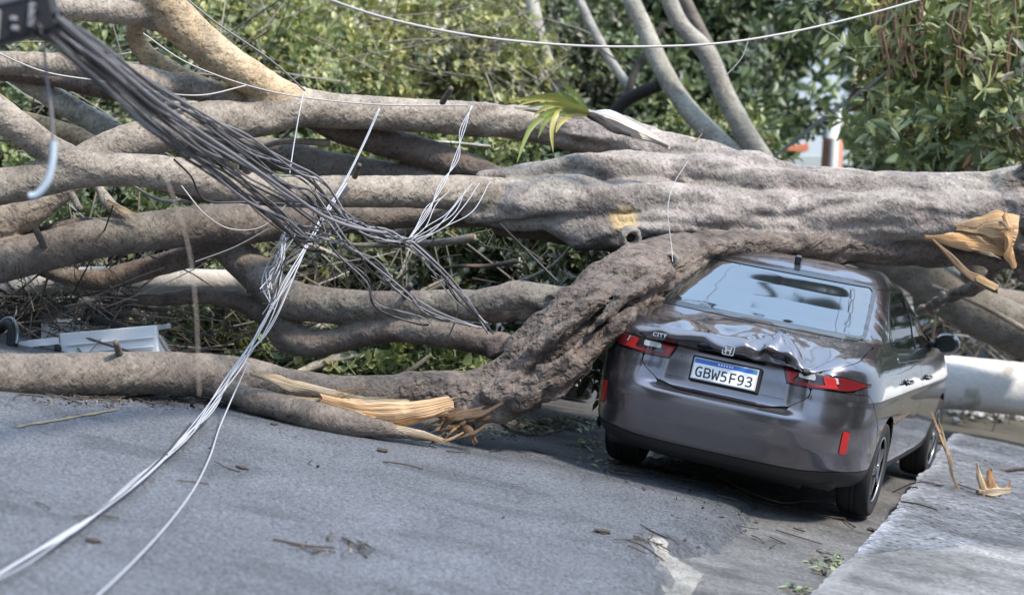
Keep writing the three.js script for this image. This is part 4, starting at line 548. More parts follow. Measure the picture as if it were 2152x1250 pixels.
const SPR = { small: [sprig(16, 0.075, 0.042, 0.30, 1), sprig(15, 0.07, 0.036, 0.34, 2)], mid: [sprig(14, 0.12, 0.055, 0.42, 3), sprig(13, 0.11, 0.06, 0.38, 4)], large: [sprig(14, 0.12, 0.04, 0.40, 5), sprig(13, 0.135, 0.046, 0.42, 6)], far: [sprig(14, 0.20, 0.11, 0.7, 7)] };
function crown(parent, blobs, n, kind, cols, seed, name = 'crown') {
  const r = rng(seed), geos = SPR[kind], q = new THREE.Quaternion(), m = new THREE.Matrix4(), per = Math.ceil(n / geos.length);
  for (const g of geos) {
    const mats = [], cl = [];
    for (let i = 0; i < per; i++) {
      const [cx, cy, d, rx, ry, rz] = blobs[Math.floor(r() * blobs.length)];
      let x, y, z; do { x = r() * 2 - 1; y = r() * 2 - 1; z = r() * 2 - 1; } while (x * x + y * y + z * z > 1);
      const s = Math.pow(x * x + y * y + z * z, -0.16); x *= s; y *= s; z *= s;
      const p = at(cx + x * rx, cy + y * ry, d + z * rz); p.y = Math.max(p.y, 0.1);
      const dens = fbm(p.x * 0.9, p.y * 0.9, p.z * 0.9 + seed, 3); if (dens < -0.12 && r() < 0.75) continue;
      const [ux, uy] = toPx(p); if (gaps.some(([a, b, c]) => Math.hypot(ux - a, uy - b) < c + { small: 18, mid: 26, large: 40, far: 40 }[kind])) continue;
      const dir = V(x + (r() - 0.5) * 1.6, -y * 0.6 + (r() - 0.5) * 1.6, z + (r() - 0.5) * 1.6).normalize(); q.setFromUnitVectors(V(0, 1, 0), dir);
      const k = 0.75 + 0.6 * r(); mats.push(m.clone().compose(p, q, V(k, k, k))); cl.push(mixCol(cols, r));
    }
    const im = new THREE.InstancedMesh(g, leafMaterial, mats.length); mats.forEach((a, i) => { im.setMatrixAt(i, a); im.setColorAt(i, cl[i]); });
    im.name = name; im.castShadow = im.receiveShadow = true; im.userData.kind = 'stuff'; parent.add(im);
  }
}
const tone3 = (t) => (p) => barkCol(t)(p);
const matWood = STD({ vertexColors: true, map: barkMap, bumpMap: barkBump, bumpScale: 0.008, roughness: 0.88 });
const L3 = (pts) => pts.map(([x, y, d, r]) => [at(x, y, d), rad(r, d)]);
function bareTrunk(parent, pts, tone, { amp = 0.06, n = 36, name = 'trunk', seed = 0, sides = 12 } = {}) { return mesh(name, limbGeo(L3(pts), { n, sides, amp, seed, col: tone3(tone) }), matWood, parent); }
// trees on the near side of the street and beside the pavement, seen in the paint and the glass of the sedan
[['dark tree standing on the pavement side, mirrored in the doors of the sedan', 9.6, -3.5], ['leafy street tree further along the pavement side, mirrored in the sedan', 9.8, 3.6], ['tall street tree on the far side of the road behind the viewer', -9, 14], ['street tree behind the viewer in the middle of the view back', -1, 24], ['street tree behind the viewer on the pavement side', 6, 22], ['street tree beyond the left end of the limbs', -13, 4]].forEach(([label, x, z], k) => {
  const t = thing('street_tree', label, 'tree'), r = rng(300 + k), q = new THREE.Quaternion(), g = SPR.far[0], n = 1500; mesh('trunk', limbGeo([[V(x, -0.1, z), 0.26], [V(x + 0.1, 2, z), 0.2], [V(x, 4.5, z + 0.2), 0.12]], { n: 16, sides: 10, col: tone3(T_BROWN) }), matWood, t);
  const im = new THREE.InstancedMesh(g, leafMaterial, n); for (let i = 0; i < n; i++) { let a, b, c; do { a = r() * 2 - 1; b = r() * 2 - 1; c = r() * 2 - 1; } while (a * a + b * b + c * c > 1); q.setFromUnitVectors(V(0, 1, 0), V(a + r() - 0.5, b + r() - 0.5, c + r() - 0.5).normalize()); im.setMatrixAt(i, new THREE.Matrix4().compose(V(x + a * 3.4, 3.9 + b * 3.6, z + c * 3.6), q, V(1, 1, 1))); im.setColorAt(i, mixCol([[GREEN.dark, 0.6], [GREEN.mid, 0.4]], r)); }
  im.name = 'crown'; im.userData.kind = 'stuff'; im.castShadow = im.receiveShadow = true; t.add(im);
});
// far woodland: one mass
{
  const w = thing('woodland', 'dark green wood closing off the far end of the street', 'woodland', V(0, 0, 0)); w.userData.kind = 'stuff'; delete w.userData.category; 
  const blobs = []; const r = rng(5); for (let i = 0; i < 84; i++) blobs.push([-800 + r() * 4100, -150 + r() * 560 - 0.0 * i, 33 + r() * 5, 190 + r() * 120, 130 + r() * 90, 1.6]);
  for (let i = 0; i < 36; i++) blobs.push([-700 + i * 110, 300 + r() * 260 - i * 4, 28 + r() * 3, 150, 120, 1.2]);
  crown(w, blobs, 18500, 'far', [[GREEN.dark, 0.3], [GREEN.mid, 0.45], [GREEN.lit, 0.25]], 51);
}
const trees = [
  ['yellow-green sunlit tree above the middle of the upper limb', [[880, 70, 20, 200, 130, 1.6], [1000, 160, 19.5, 150, 70, 1.2], [760, 120, 19, 150, 100, 1.2], [640, 40, 20.5, 160, 90, 1.3]], 3400, 'small', [[GREEN.lit, 0.30], [GREEN.yellow, 0.44], [GREEN.mid, 0.06], [GREEN.pale, 0.20]], [[880, 560, 20, 18], [885, 300, 20, 16], [870, 90, 20, 8]]],
  ['low bright green tree behind the fork of the upper limb', [[560, 130, 18.4, 140, 90, 1.0], [470, 60, 18.8, 140, 80, 1], [690, 180, 18, 120, 50, 0.8]], 1700, 'small', [[GREEN.lit, 0.5], [GREEN.yellow, 0.35], [GREEN.mid, 0.15]], [[560, 560, 18.4, 14], [560, 120, 18.4, 8]]],
  ['dense dark green tree behind the leaning grey trunks', [[1420, 120, 24, 260, 170, 1.8], [1560, 210, 23, 160, 130, 1.4], [1280, 250, 22.5, 160, 110, 1.2], [1500, 0, 24, 220, 90, 1.5]], 3600, 'mid', [[GREEN.mid, 0.5], [GREEN.dark, 0.34], [GREEN.lit, 0.16]], [[1440, 560, 24, 20], [1430, 100, 24, 9]]],
  ['shaded olive tree over the top middle of the street', [[1130, 20, 23, 210, 110, 1.4], [900, -30, 24, 220, 80, 1.4], [1180, 130, 22, 110, 90, 1]], 2000, 'small', [[GREEN.olive, 0.5], [GREEN.mid, 0.35], [GREEN.lit, 0.15]], [[1120, 560, 23, 16], [1130, 40, 23, 8]]],
  ['dark leafy tree behind the tangle of limbs at the far left', [[170, 250, 17.5, 220, 130, 1.2], [40, 420, 17, 180, 120, 1.0], [330, 300, 18, 170, 110, 1.1], [420, 230, 18, 120, 80, 0.9], [100, 80, 19, 200, 110, 1.2]], 3400, 'small', [[GREEN.mid, 0.45], [GREEN.dark, 0.3], [GREEN.lit, 0.2], [GREEN.yellow, 0.05]], [[180, 620, 17.5, 16], [190, 240, 17.5, 8]]],
];
for (const [label, blobs, n, kind, cols, tr] of trees) { const t = thing('leafy_tree', label, 'tree'); bareTrunk(t, tr, T_GREY, { sides: 8, n: 14 }); crown(t, blobs, n, kind, cols, n + 3); }
const bushes = [
  ['low leafy bush seen between the middle limb and the lower limbs', [[850, 480, 15.6, 170, 60, 0.6], [700, 540, 15.4, 150, 60, 0.5], [960, 520, 15.8, 120, 60, 0.5], [1080, 600, 15.4, 130, 40, 0.4]], 1000, [[GREEN.mid, 0.4], [GREEN.olive, 0.3], [GREEN.yellow, 0.15], [GREEN.dark, 0.15]]],
  ['green leafy broken branches on the road under the thick limb', [[480, 700, 14.2, 110, 50, 0.4], [640, 770, 13.8, 110, 40, 0.3], [900, 775, 13.6, 110, 34, 0.3], [760, 790, 13.5, 90, 24, 0.3]], 620, [[GREEN.lit, 0.4], [GREEN.mid, 0.35], [GREEN.yellow, 0.2], [GREEN.pale, 0.05]]],
  ['leafy bush below the long limb at the left edge', [[60, 640, 14, 150, 24, 0.2], [200, 440, 15.2, 160, 60, 0.5], [60, 500, 15, 110, 60, 0.5], [330, 530, 15.2, 120, 40, 0.4]], 950, [[GREEN.mid, 0.5], [GREEN.lit, 0.3], [GREEN.olive, 0.2]]],
  ['dark shrub filling the gap beside the left side of the sedan', [[1225, 740, 13.6, 50, 60, 0.3], [1195, 660, 14.2, 60, 70, 0.4], [1130, 560, 15, 90, 60, 0.4]], 420, [[GREEN.olive, 0.5], [GREEN.dark, 0.3], [GREEN.mid, 0.2]]],
  ['shrub with pale leaves on the verge behind the white trunk', [[2060, 700, 19.5, 100, 60, 0.5], [2140, 610, 20, 60, 50, 0.5]], 260, [[GREEN.olive, 0.5], [GREEN.mid, 0.3], [GREEN.dry, 0.2]]],
  ['green leafy shoots behind the stub of the upper limb', [[1010, 320, 16.4, 90, 40, 0.5], [760, 320, 16.4, 160, 40, 0.5], [1500, 300, 19, 110, 50, 0.5]], 420, [[GREEN.lit, 0.4], [GREEN.mid, 0.4], [GREEN.yellow, 0.2]]],
];
for (const [label, blobs, n, cols] of bushes) { const t = thing('bush', label, 'bush'); crown(t, blobs, n, 'small', cols, n + 17, 'foliage'); }
// the near tree at the right with long leaves: those that show largest are leaves of their own
{
  const t = thing('long_leaved_tree', 'large tree with long drooping leaves above the trunk at the right', 'tree');
  bareTrunk(t, [[2050, 700, 17, 30], [2040, 330, 16.8, 26], [1990, 120, 16.5, 18], [1930, -60, 16.4, 12]], T_BROWN, { sides: 9, n: 20 });
  const blobs = [[1960, 120, 16.2, 230, 150, 0.9], [2100, 230, 15.8, 190, 130, 0.8], [1900, 270, 16, 130, 80, 0.6], [1760, 240, 15.8, 100, 60, 0.5], [2120, 40, 16.4, 200, 120, 0.9], [1850, 30, 16.6, 170, 80, 0.8]];
  crown(t, blobs, 1000, 'large', [[GREEN.mid, 0.25], [GREEN.yellow, 0.13], [GREEN.lit, 0.50], [GREEN.pale, 0.06], [GREEN.dry, 0.06]], 91);
  const r = rng(92), geos = [leafShape(0.14, 0.045, 0.3, 0.3), leafShape(0.165, 0.05, 0.2, 0.45), leafShape(0.12, 0.046, 0.35, 0.2)], mats = [GREEN.lit, GREEN.mid, [0.2, 0.26, 0.11], GREEN.yellow, [0.14, 0.19, 0.10]].map((c) => leafMat({ color: new THREE.Color(...c) }));
  for (let i = 0; i < 270; i++) {
    const [cx, cy, d, rx, ry] = blobs[Math.floor(r() * blobs.length)], a = r() * 6.283, k = Math.sqrt(r()); const px = cx + Math.cos(a) * rx * k, py = Math.min(cy + Math.sin(a) * ry * k, 345); if (gaps.some(([x, y, c]) => Math.hypot(px - x, py - y) < c + 25)) continue;
    const up = px < 1800 && py > 130 ? 0 : py < 150 ? 3 : 4; const m = mesh('leaf', geos[i % 3], mats[r() < 0.5 ? (up === 0 ? 0 : up === 3 ? Math.floor(r() * 4) : 4) : Math.floor(r() * 3)], t);
    m.position.copy(at(px, py, d - 0.75 - r() * 0.3)); m.rotation.set(r() * 1.2 - 0.3, r() * 6.28, (r() < 0.5 ? -1 : 1) * (1.6 + r() * 1.3));
  }
  const vines = []; for (let i = 0; i < 46; i++) { const px = 1840 + r() * 320, py = -20 + r() * 90, L = 50 + r() * 110, d = 15.4 + r() * 0.6; vines.push(tube([at(px, py, d), at(px + (r() - 0.5) * 30, py + L * 0.5, d), at(px + (r() - 0.5) * 46, py + L, d)], 0.006 + r() * 0.005, 6, 4)); }
  const v = mesh('dry_vine', mergeGeometries(vines), STD({ color: lin(0).setRGB(0.17, 0.10, 0.07) }), t); v.userData.kind = 'stuff';
}
// leaning grey trunks behind
const leaning = [
  ['pale leaning trunk, leftmost of the grey trunks rising behind the upper limb', [[925, -50, 20.5, 14], [1010, 50, 20, 15], [1075, 118, 19.6, 15], [1120, 175, 19.3, 15], [1160, 260, 19, 15]], T_GREY],
  ['nearly upright pale trunk rising behind the tuft of strap leaves', [[1110, -50, 19.5, 15], [1130, 60, 19.3, 15], [1152, 140, 19.2, 16], [1178, 215, 19, 17], [1200, 300, 19, 18]], T_GREY],
  ['thin light sapling leaning towards the blackened branch', [[1195, -50, 19.4, 9], [1250, 68, 19.2, 10], [1292, 140, 19.1, 10], [1335, 200, 19, 11]], [0.4, 0.39, 0.36]],
  ['grey leaning trunk curving down behind the top of the fallen trunk', [[1300, -60, 18.6, 17], [1350, 50, 18.5, 19], [1396, 150, 18.4, 20], [1440, 220, 18.3, 21], [1500, 285, 18.2, 22], [1570, 350, 18, 24]], T_GREY],
  ['thick grey trunk leaning right, rightmost of the leaning trunks', [[1385, -60, 18.0, 16], [1430, 50, 18, 18], [1486, 112, 18, 20], [1522, 195, 18, 21], [1560, 268, 18, 23], [1610, 350, 18, 25]], [0.36, 0.34, 0.30]],
  ['slim trunk crossing close behind the thick grey leaning trunk', [[1410, -60, 18.6, 12], [1455, 30, 18.5, 13], [1500, 118, 18.4, 13], [1530, 200, 18.4, 12]], T_BROWN],
  ['slender stem between green leaves at the top centre', [[845, -50, 20.4, 8], [915, 55, 20.2, 9], [960, 100, 20, 9], [1000, 160, 20, 8]], T_GREY],
];
leaning.forEach(([label, pts, tone], i) => { const t = thing('leaning_tree', label, 'tree'); bareTrunk(t, pts, tone, { seed: i * 5 + 1 }); });
{ const t = thing('burnt_branch', 'blackened forked branch sticking up behind the fallen trunk', 'branch'); bareTrunk(t, [[1275, 262, 18.8, 13], [1310, 215, 18.7, 14], [1345, 195, 18.6, 14], [1388, 178, 18.5, 13]], [0.03, 0.028, 0.025]); bareTrunk(t, [[1318, 205, 18.7, 9], [1335, 150, 18.8, 8], [1362, 105, 18.9, 7], [1395, 50, 19, 7]], [0.04, 0.036, 0.03], { name: 'side_branch' }); }
// second fallen trunk at the right, logs, whitewashed trunk
{ const t = thing('fallen_log', 'second grey fallen trunk lying behind the roof of the sedan', 'log'); bareTrunk(t, [[1700, 470, 17.6, 42], [1830, 520, 17.4, 48], [1930, 572, 17.2, 50], [2030, 640, 17, 50], [2200, 720, 16.8, 52]], [0.24, 0.215, 0.18], { amp: 0.12, sides: 20 }); }
{ const t = thing('fallen_log', 'rough brown log lying level between the mirror and the right edge', 'log'); bareTrunk(t, [[1930, 640, 17.8, 26], [2030, 625, 17.9, 30], [2120, 640, 18, 30], [2230, 660, 18, 30]], [0.20, 0.17, 0.14], { amp: 0.14, seed: 4, sides: 16 }); }
{ const t = thing('whitewashed_trunk', 'white painted tree trunk lying beyond the pavement on the right', 'log'); const wc = (p) => { const k = 0.66 * (1 + 0.16 * fbm(p.x * 3, p.y * 4, p.z * 3, 4)); const w = sstep(0.24, 0.36, fbm(p.x * 5, p.y * 7 + 3, p.z * 5, 4)); return [lerp(k, 0.3, w * 0.7), lerp(k, 0.27, w * 0.7), lerp(k * 0.99, 0.24, w * 0.7)]; };
  mesh('trunk', limbGeo(L3([[1900, 800, 17.6, 54], [2000, 803, 17.5, 56], [2100, 814, 17.4, 56], [2260, 832, 17.3, 58], [2800, 900, 17, 60]]), { n: 80, sides: 32, amp: 0.05, col: wc }), STD({ vertexColors: true, bumpMap: barkBump, bumpScale: 0.006, roughness: 0.8 }), t); }
{ const t = thing('whitewashed_trunk', 'mottled white pole lying behind the limbs at the left', 'log'); const wc = (p) => { const k = 0.52 * (1 + 0.3 * fbm(p.x * 3, p.y * 5, p.z * 3, 4)); return [k, k * 0.96, k * 0.88]; };
  mesh('trunk', limbGeo(L3([[-80, 606, 13.35, 28], [60, 596, 13.35, 29], [240, 588, 13.35, 28], [400, 590, 13.35, 26], [515, 592, 13.35, 24]]), { n: 50, sides: 20, amp: 0.06, col: wc }), STD({ vertexColors: true, bumpMap: barkBump, bumpScale: 0.006, roughness: 0.8 }), t); }
const sticks = [
  ['pale broken stick leaning up in the brushwood under the middle limb', [[880, 618, 15.2, 8], [960, 580, 15.2, 10], [1045, 538, 15.2, 11]], [0.42, 0.39, 0.33]],
  ['grey log lying in the brushwood behind the lower stem', [[930, 585, 15.8, 20], [1060, 575, 15.8, 24], [1200, 560, 15.8, 24], [1290, 545, 15.8, 20]], [0.25, 0.23, 0.19]],
  ['curved pale branch on the road behind the splintered wood', [[620, 785, 13.2, 7], [670, 765, 13.3, 10], [730, 748, 13.4, 10], [790, 735, 13.6, 8]], [0.4, 0.38, 0.33]],
  ['pale branch lying under the double bend of the lower limb', [[660, 690, 13.8, 9], [740, 682, 13.8, 12], [840, 690, 13.8, 12], [930, 700, 13.8, 8]], [0.36, 0.34, 0.3]],
  ['thin bare branch crossing the gap right of the sedan', [[1960, 600, 16, 4], [2060, 640, 16, 5], [2150, 690, 16, 6], [2230, 740, 16, 6]], [0.3, 0.25, 0.2]],
  ['dark bent branch rising from the road behind the heel of the stem', [[690, 815, 12.9, 4], [780, 808, 12.9, 6], [850, 785, 12.9, 6], [900, 750, 13, 5]], [0.07, 0.06, 0.05]],
  ['dark curved twig resting on the road by the heel of the stem', [[1040, 880, 12.0, 3.5], [1075, 905, 12.0, 3.5], [1130, 915, 12.1, 3], [1180, 905, 12.2, 2]], [0.06, 0.05, 0.045]],
];
sticks.forEach(([label, pts, tone], i) => tag(bareTrunk(scene, pts, tone, { n: 24, sides: 8, seed: i, name: 'stick' }), label, 'stick'));
// brushwood: thin tangled twigs
function brush(label, boxes, n, cols, seed, rmin = 0.004, rmax = 0.012) {
  const r = rng(seed), parts = [];
  for (let i = 0; i < n; i++) { const [x0, x1, y0, y1, d0, d1] = boxes[Math.floor(r() * boxes.length)], p = at(lerp(x0, x1, r()), lerp(y0, y1, r()), lerp(d0, d1, r())); if (p.y < 0.02) p.y = 0.02 + r() * 0.08;
    const dir = rgt.clone().multiplyScalar(r() * 2 - 1).addScaledVector(upv, (r() * 2 - 1) * 0.7).addScaledVector(fwd, (r() * 2 - 1) * 0.6).normalize(), L = 0.25 + r() * 0.9, pts = [p];
    for (let k = 1; k <= 3; k++) { const q = pts[k - 1].clone().addScaledVector(dir, L / 3); dir.x += (r() - 0.5) * 0.22; dir.y += (r() - 0.5) * 0.22; dir.z += (r() - 0.5) * 0.22; dir.normalize(); q.y = Math.max(q.y, 0.015); pts.push(q); }
    const g = new THREE.TubeGeometry(new THREE.CatmullRomCurve3(pts), 5, lerp(rmin, rmax, r() * r()), 4), c = cols[Math.floor(r() * cols.length)], k = 0.7 + 0.6 * r(), a = new Float32Array(g.attributes.position.count * 3); for (let q = 0; q < a.length; q += 3) { a[q] = c[0] * k; a[q + 1] = c[1] * k; a[q + 2] = c[2] * k; } g.setAttribute('color', new THREE.BufferAttribute(a, 3)); parts.push(g); }
  const m = mesh('brushwood', mergeGeometries(parts), STD({ vertexColors: true }), scene); m.userData.kind = 'stuff'; m.userData.label = label;
}
const TW = [[0.17, 0.145, 0.115], [0.10, 0.08, 0.062], [0.26, 0.235, 0.2], [0.05, 0.042, 0.034]];
brush('tangled bare twigs under the limbs in the middle', [[420, 1260, 480, 660, 14.2, 16.5], [360, 1000, 640, 790, 13.4, 15], [230, 560, 600, 740, 13.6, 15], [-60, 260, 600, 700, 12.8, 13.6], [-60, 300, 590, 680, 13.2, 14.2]], 1050, TW, 61, 0.003, 0.010);
brush('thin grey twigs among the leaves at the top left', [[380, 1150, -20, 230, 16.5, 19.5], [0, 500, 60, 460, 14.5, 17]], 340, TW, 62, 0.004, 0.01);
brush('twigs heaped beyond the right side of the sedan', [[1960, 2200, 610, 740, 18.2, 20]], 160, TW, 63);
// far end of the street on the right
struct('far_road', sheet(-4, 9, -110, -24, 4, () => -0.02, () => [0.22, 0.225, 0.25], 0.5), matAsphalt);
{ const c = car.clone(); c.name = 'parked_car'; for (const k of [...c.children]) if (['number_plate', 'badge', 'emblem', 'roof_antenna'].includes(k.name)) c.remove(k); scene.add(c); const g = ground(2150, 610); c.position.set(g.x, 0, g.z); tag(c, 'dark car parked far up the street at the right edge', 'car'); }
{ const t = thing('white_post', 'white post with an orange and white base seen between the leaves', 'post'); const d = 24; for (const [n, y0, y1, c, w] of [['shaft', 225, 292, [0.72, 0.74, 0.78], 36], ['painted_base', 294, 380, [0.62, 0.28, 0.19], 44]]) { const a = at(1752, y0, d), b = at(1746, y1, d), g = new THREE.CylinderGeometry(rad(w / 2, d), rad(w / 2, d), a.distanceTo(b), 20); const m = mesh(n, g, STD({ color: lin(0).setRGB(...c), roughness: 0.6 }), t); m.position.copy(a).add(b).multiplyScalar(0.5); m.quaternion.setFromUnitVectors(V(0, 1, 0), a.clone().sub(b).normalize()); }
  const a = at(1752, 294, d - 0.1), b = at(1748, 372, d - 0.1); const m = mesh('white_stripe', new THREE.CylinderGeometry(rad(10, d), rad(10, d), a.distanceTo(b), 12), STD({ color: lin(0).setRGB(0.75, 0.74, 0.72) }), t); m.position.copy(a).add(b).multiplyScalar(0.5); m.position.addScaledVector(fwd, -0.06); m.quaternion.setFromUnitVectors(V(0, 1, 0), a.clone().sub(b).normalize()); }
{ const t = thing('stall_awning', 'small green and orange awning far behind the trunk', 'awning'); const d = 27; const bar = (n, p, q, w, h, c) => { const a = at(...p, d), b = at(...q, d), m = mesh(n, new RoundedBoxGeometry(a.distanceTo(b), h, w, 2, 0.01), STD({ color: lin(0).setRGB(...c), roughness: 0.6 }), t); m.position.copy(a).add(b).multiplyScalar(0.5); m.quaternion.setFromUnitVectors(V(1, 0, 0), b.clone().sub(a).normalize()); };
  bar('green_cloth', [1615, 325], [1660, 298], 0.9, 0.08, [0.06, 0.35, 0.24]); bar('orange_cloth', [1640, 322], [1690, 312], 0.9, 0.10, [0.6, 0.2, 0.1]); bar('counter', [1630, 345], [1720, 345], 0.9, 0.22, [0.45, 0.5, 0.5]); }

{ // bare bough hanging over the street above the frame, mirrored in the rear glass
  const t = thing('overhanging_bough', 'bare bough reaching over the street above the sedan', 'bough'), r = rng(401), tw = []; mesh('stem', limbGeo([[V(5, 5.6, -4.4), 0.10], [V(2, 5.3, -4.2), 0.075], [V(-0.6, 5.0, -3.9), 0.05], [V(-2.6, 4.9, -3.6), 0.02]], { n: 24, sides: 8, col: tone3(T_BROWN) }), matWood, t);
  for (let i = 0; i < 70; i++) { const p = V(-2.6 + 5 * r(), 5.0 + 0.2 * r(), -3.9 + 0.3 * r()), d = V(r() - 0.7, r() - 0.5, r() - 0.5), q = p.clone().addScaledVector(d, 0.7), e = q.clone().add(V((r() - 0.5) * 0.8, (r() - 0.5) * 0.6, (r() - 0.5) * 0.7)); tw.push(tube([p, q, e], 0.006 + 0.012 * r() * r(), 6, 4)); }
  const m = mesh('twig', mergeGeometries(tw), matWood.clone(), t); m.material.vertexColors = false; m.material.color.setRGB(0.12, 0.1, 0.08); m.userData.kind = 'stuff'; }
{ // snapped side branches of the fallen tree among its limbs
  const r = rng(411); for (let i = 0; i < 30; i++) { const x = -40 + r() * 1150, y = x > 420 ? 300 + r() * 420 : 90 + r() * 640, d = 12.9 + 0.85 * sstep(200, 1300, x) + r() * 0.5, a = (r() - 0.5) * 1.5 + (r() < 0.5 ? Math.PI : 0), L = 130 + r() * 260, w = 4 + 7 * r() * r(), P = [[x, y, d, w]]; for (let k = 1; k <= 3; k++) { const b = a + (r() - 0.5) * 0.7; P.push([P[k - 1][0] + Math.cos(b) * L / 3, P[k - 1][1] + Math.sin(b) * L / 3 * 0.8, d + (r() - 0.5) * 0.3, w * (1 - 0.22 * k)]); } if (P.some((p) => p[1] > 760)) continue; bareTrunk(fallenTree, P, [T_BROWN, T_GREY, T_DARK, T_LIMB][i % 4], { n: 18, sides: 8, seed: i * 3.1, name: 'side_branch', amp: 0.12 }); }
  for (const [x, y, d, dx, dy, w] of [[520, 360, 12.2, -14, -34, 8], [150, 410, 11.8, 16, 30, 9], [745, 372, 12.45, 10, -26, 6], [930, 215, 13.2, 18, -30, 7], [250, 745, 11.25, -8, -26, 8], [95, 520, 12.3, -20, -36, 9], [700, 430, 12.5, 22, 26, 7], [395, 240, 12.75, -12, -30, 8], [850, 622, 12.35, 12, -24, 7]]) bareTrunk(fallenTree, [[x, y, d, w], [x + dx * 0.6, y + dy * 0.6, d - 0.1, w * 0.85], [x + dx, y + dy, d - 0.16, w * 0.8]], T_BROWN, { n: 8, sides: 10, seed: x, name: 'snapped_stub', amp: 0.2 });
}

// ================================================================== torn wood, knots, leaves on the tree
const matSplit = STD({ vertexColors: true, map: woodMap, bumpMap: woodBump, bumpScale: 0.01, roughness: 0.75 });
// a splinter: a ragged, tapering slab of fresh wood along a line of [px, py, depth, half width px]
function splinter(name, pts, { tone = [0.72, 0.45, 0.20], flat = 0.45, seed = 1, parent = fallenTree, up = upv, tip = 0.25 } = {}) {
  const r = rng(seed), P = curvePts(L3(pts), 14), F = frames(P), pos = [], uv = [], col = [], idx = [], S = 9; let s = 0;
  const rag = [...Array(S + 1)].map(() => r());
  for (let i = 0; i <= 14; i++) { const f = F[i], [c, w] = P[i]; if (i) s += c.distanceTo(P[i - 1][0]); const N = up.clone().addScaledVector(f.T, -up.dot(f.T)).normalize(), B = f.T.clone().cross(N);
    for (let j = 0; j <= S; j++) { const a = j / S * 6.2832, jj = j % S, k = 1 + 0.35 * noise3(jj * 1.7 + seed * 9, s * 5, seed) + 0.22 * noise3(jj * 4.1, s * 14, seed + 5); const end = i === 14 ? tip * (0.3 + rag[jj]) * 0.12 : i === 0 ? -tip * (0.3 + rag[(jj + 5) % S]) * 0.12 : 0;
      const p = c.clone().addScaledVector(N, Math.sin(a) * w * k).addScaledVector(B, Math.cos(a) * w * k * flat).addScaledVector(f.T, end); pos.push(p.x, p.y, p.z); uv.push(j / S * 0.5, s * 1.2); const q = 0.8 + 0.35 * noise3(jj * 1.3 + seed, s * 3, 2) + 0.2 * noise3(jj * 3, s * 9, 7), warm = 0.5 + 0.5 * noise3(s * 4, jj * 0.6, seed + 2); col.push(tone[0] * q, tone[1] * q * lerp(0.86, 1.1, warm), tone[2] * q * lerp(0.7, 1.35, warm)); } }
  for (let i = 0; i < 14; i++) for (let j = 0; j < S; j++) { const a = i * (S + 1) + j, b = a + 1, c = a + S + 1, d = c + 1; idx.push(a, b, c, b, d, c); }
  const g = new THREE.BufferGeometry(); g.setAttribute('position', new THREE.Float32BufferAttribute(pos, 3)); g.setAttribute('uv', new THREE.Float32BufferAttribute(uv, 2)); g.setAttribute('color', new THREE.Float32BufferAttribute(col, 3)); g.setIndex(idx);
  return mesh(name, toCreasedNormals(g, 0.7), matSplit, parent);
}
const PALE = [0.95, 0.78, 0.54], ORANGE = [0.88, 0.56, 0.29], BROWNW = [0.30, 0.19, 0.11];
// the bottom limb, split open beside the heel
splinter('split_wood', [[535, 788, 11.45, 3.4], [580, 798, 11.50, 10.3], [625, 812, 11.55, 11.5], [690, 826, 11.55, 9.2], [760, 836, 11.55, 3.4]], { tone: PALE, seed: 2, flat: 0.5 });
splinter('split_wood', [[520, 818, 11.57, 3.4], [600, 834, 11.55, 4.6], [700, 846, 11.53, 6.9], [800, 845, 11.50, 8.0], [850, 842, 11.50, 3.4]], { tone: PALE, seed: 3 });
splinter('split_wood', [[680, 845, 11.51, 12.4], [740, 862, 11.50, 24.8], [810, 872, 11.50, 27.9], [880, 862, 11.50, 23.2], [940, 848, 11.53, 17.0]], { tone: ORANGE, seed: 4, flat: 0.6 });
splinter('split_wood', [[765, 890, 11.51, 24.8], [800, 890, 11.49, 21.7], [850, 882, 11.50, 12.4], [930, 866, 11.51, 6.2]], { tone: ORANGE, seed: 5 });
splinter('split_wood', [[700, 866, 11.51, 13.8], [760, 880, 11.47, 13.8], [800, 900, 11.45, 10.3], [860, 907, 11.47, 9.2], [925, 925, 11.50, 4.6]], { tone: PALE, seed: 6 });
splinter('split_wood', [[720, 838, 11.55, 5.8], [790, 852, 11.51, 9.2], [840, 846, 11.51, 4.6]], { tone: PALE, seed: 16 });
splinter('dark_splinter', [[930, 878, 11.6, 8], [965, 872, 11.6, 9], [1010, 862, 11.6, 6]], { tone: BROWNW, seed: 7 });
splinter('dark_splinter', [[925, 898, 11.6, 4], [955, 880, 11.58, 6], [1000, 876, 11.58, 5], [1050, 850, 11.62, 3]], { tone: BROWNW, seed: 8 });
splinter('dark_splinter', [[960, 892, 11.62, 10], [985, 905, 11.6, 10], [996, 922, 11.6, 5]], { tone: BROWNW, seed: 9 });
splinter('dark_splinter', [[940, 905, 11.65, 3], [975, 885, 11.62, 5], [1020, 880, 11.62, 5]], { tone: BROWNW, seed: 10 });
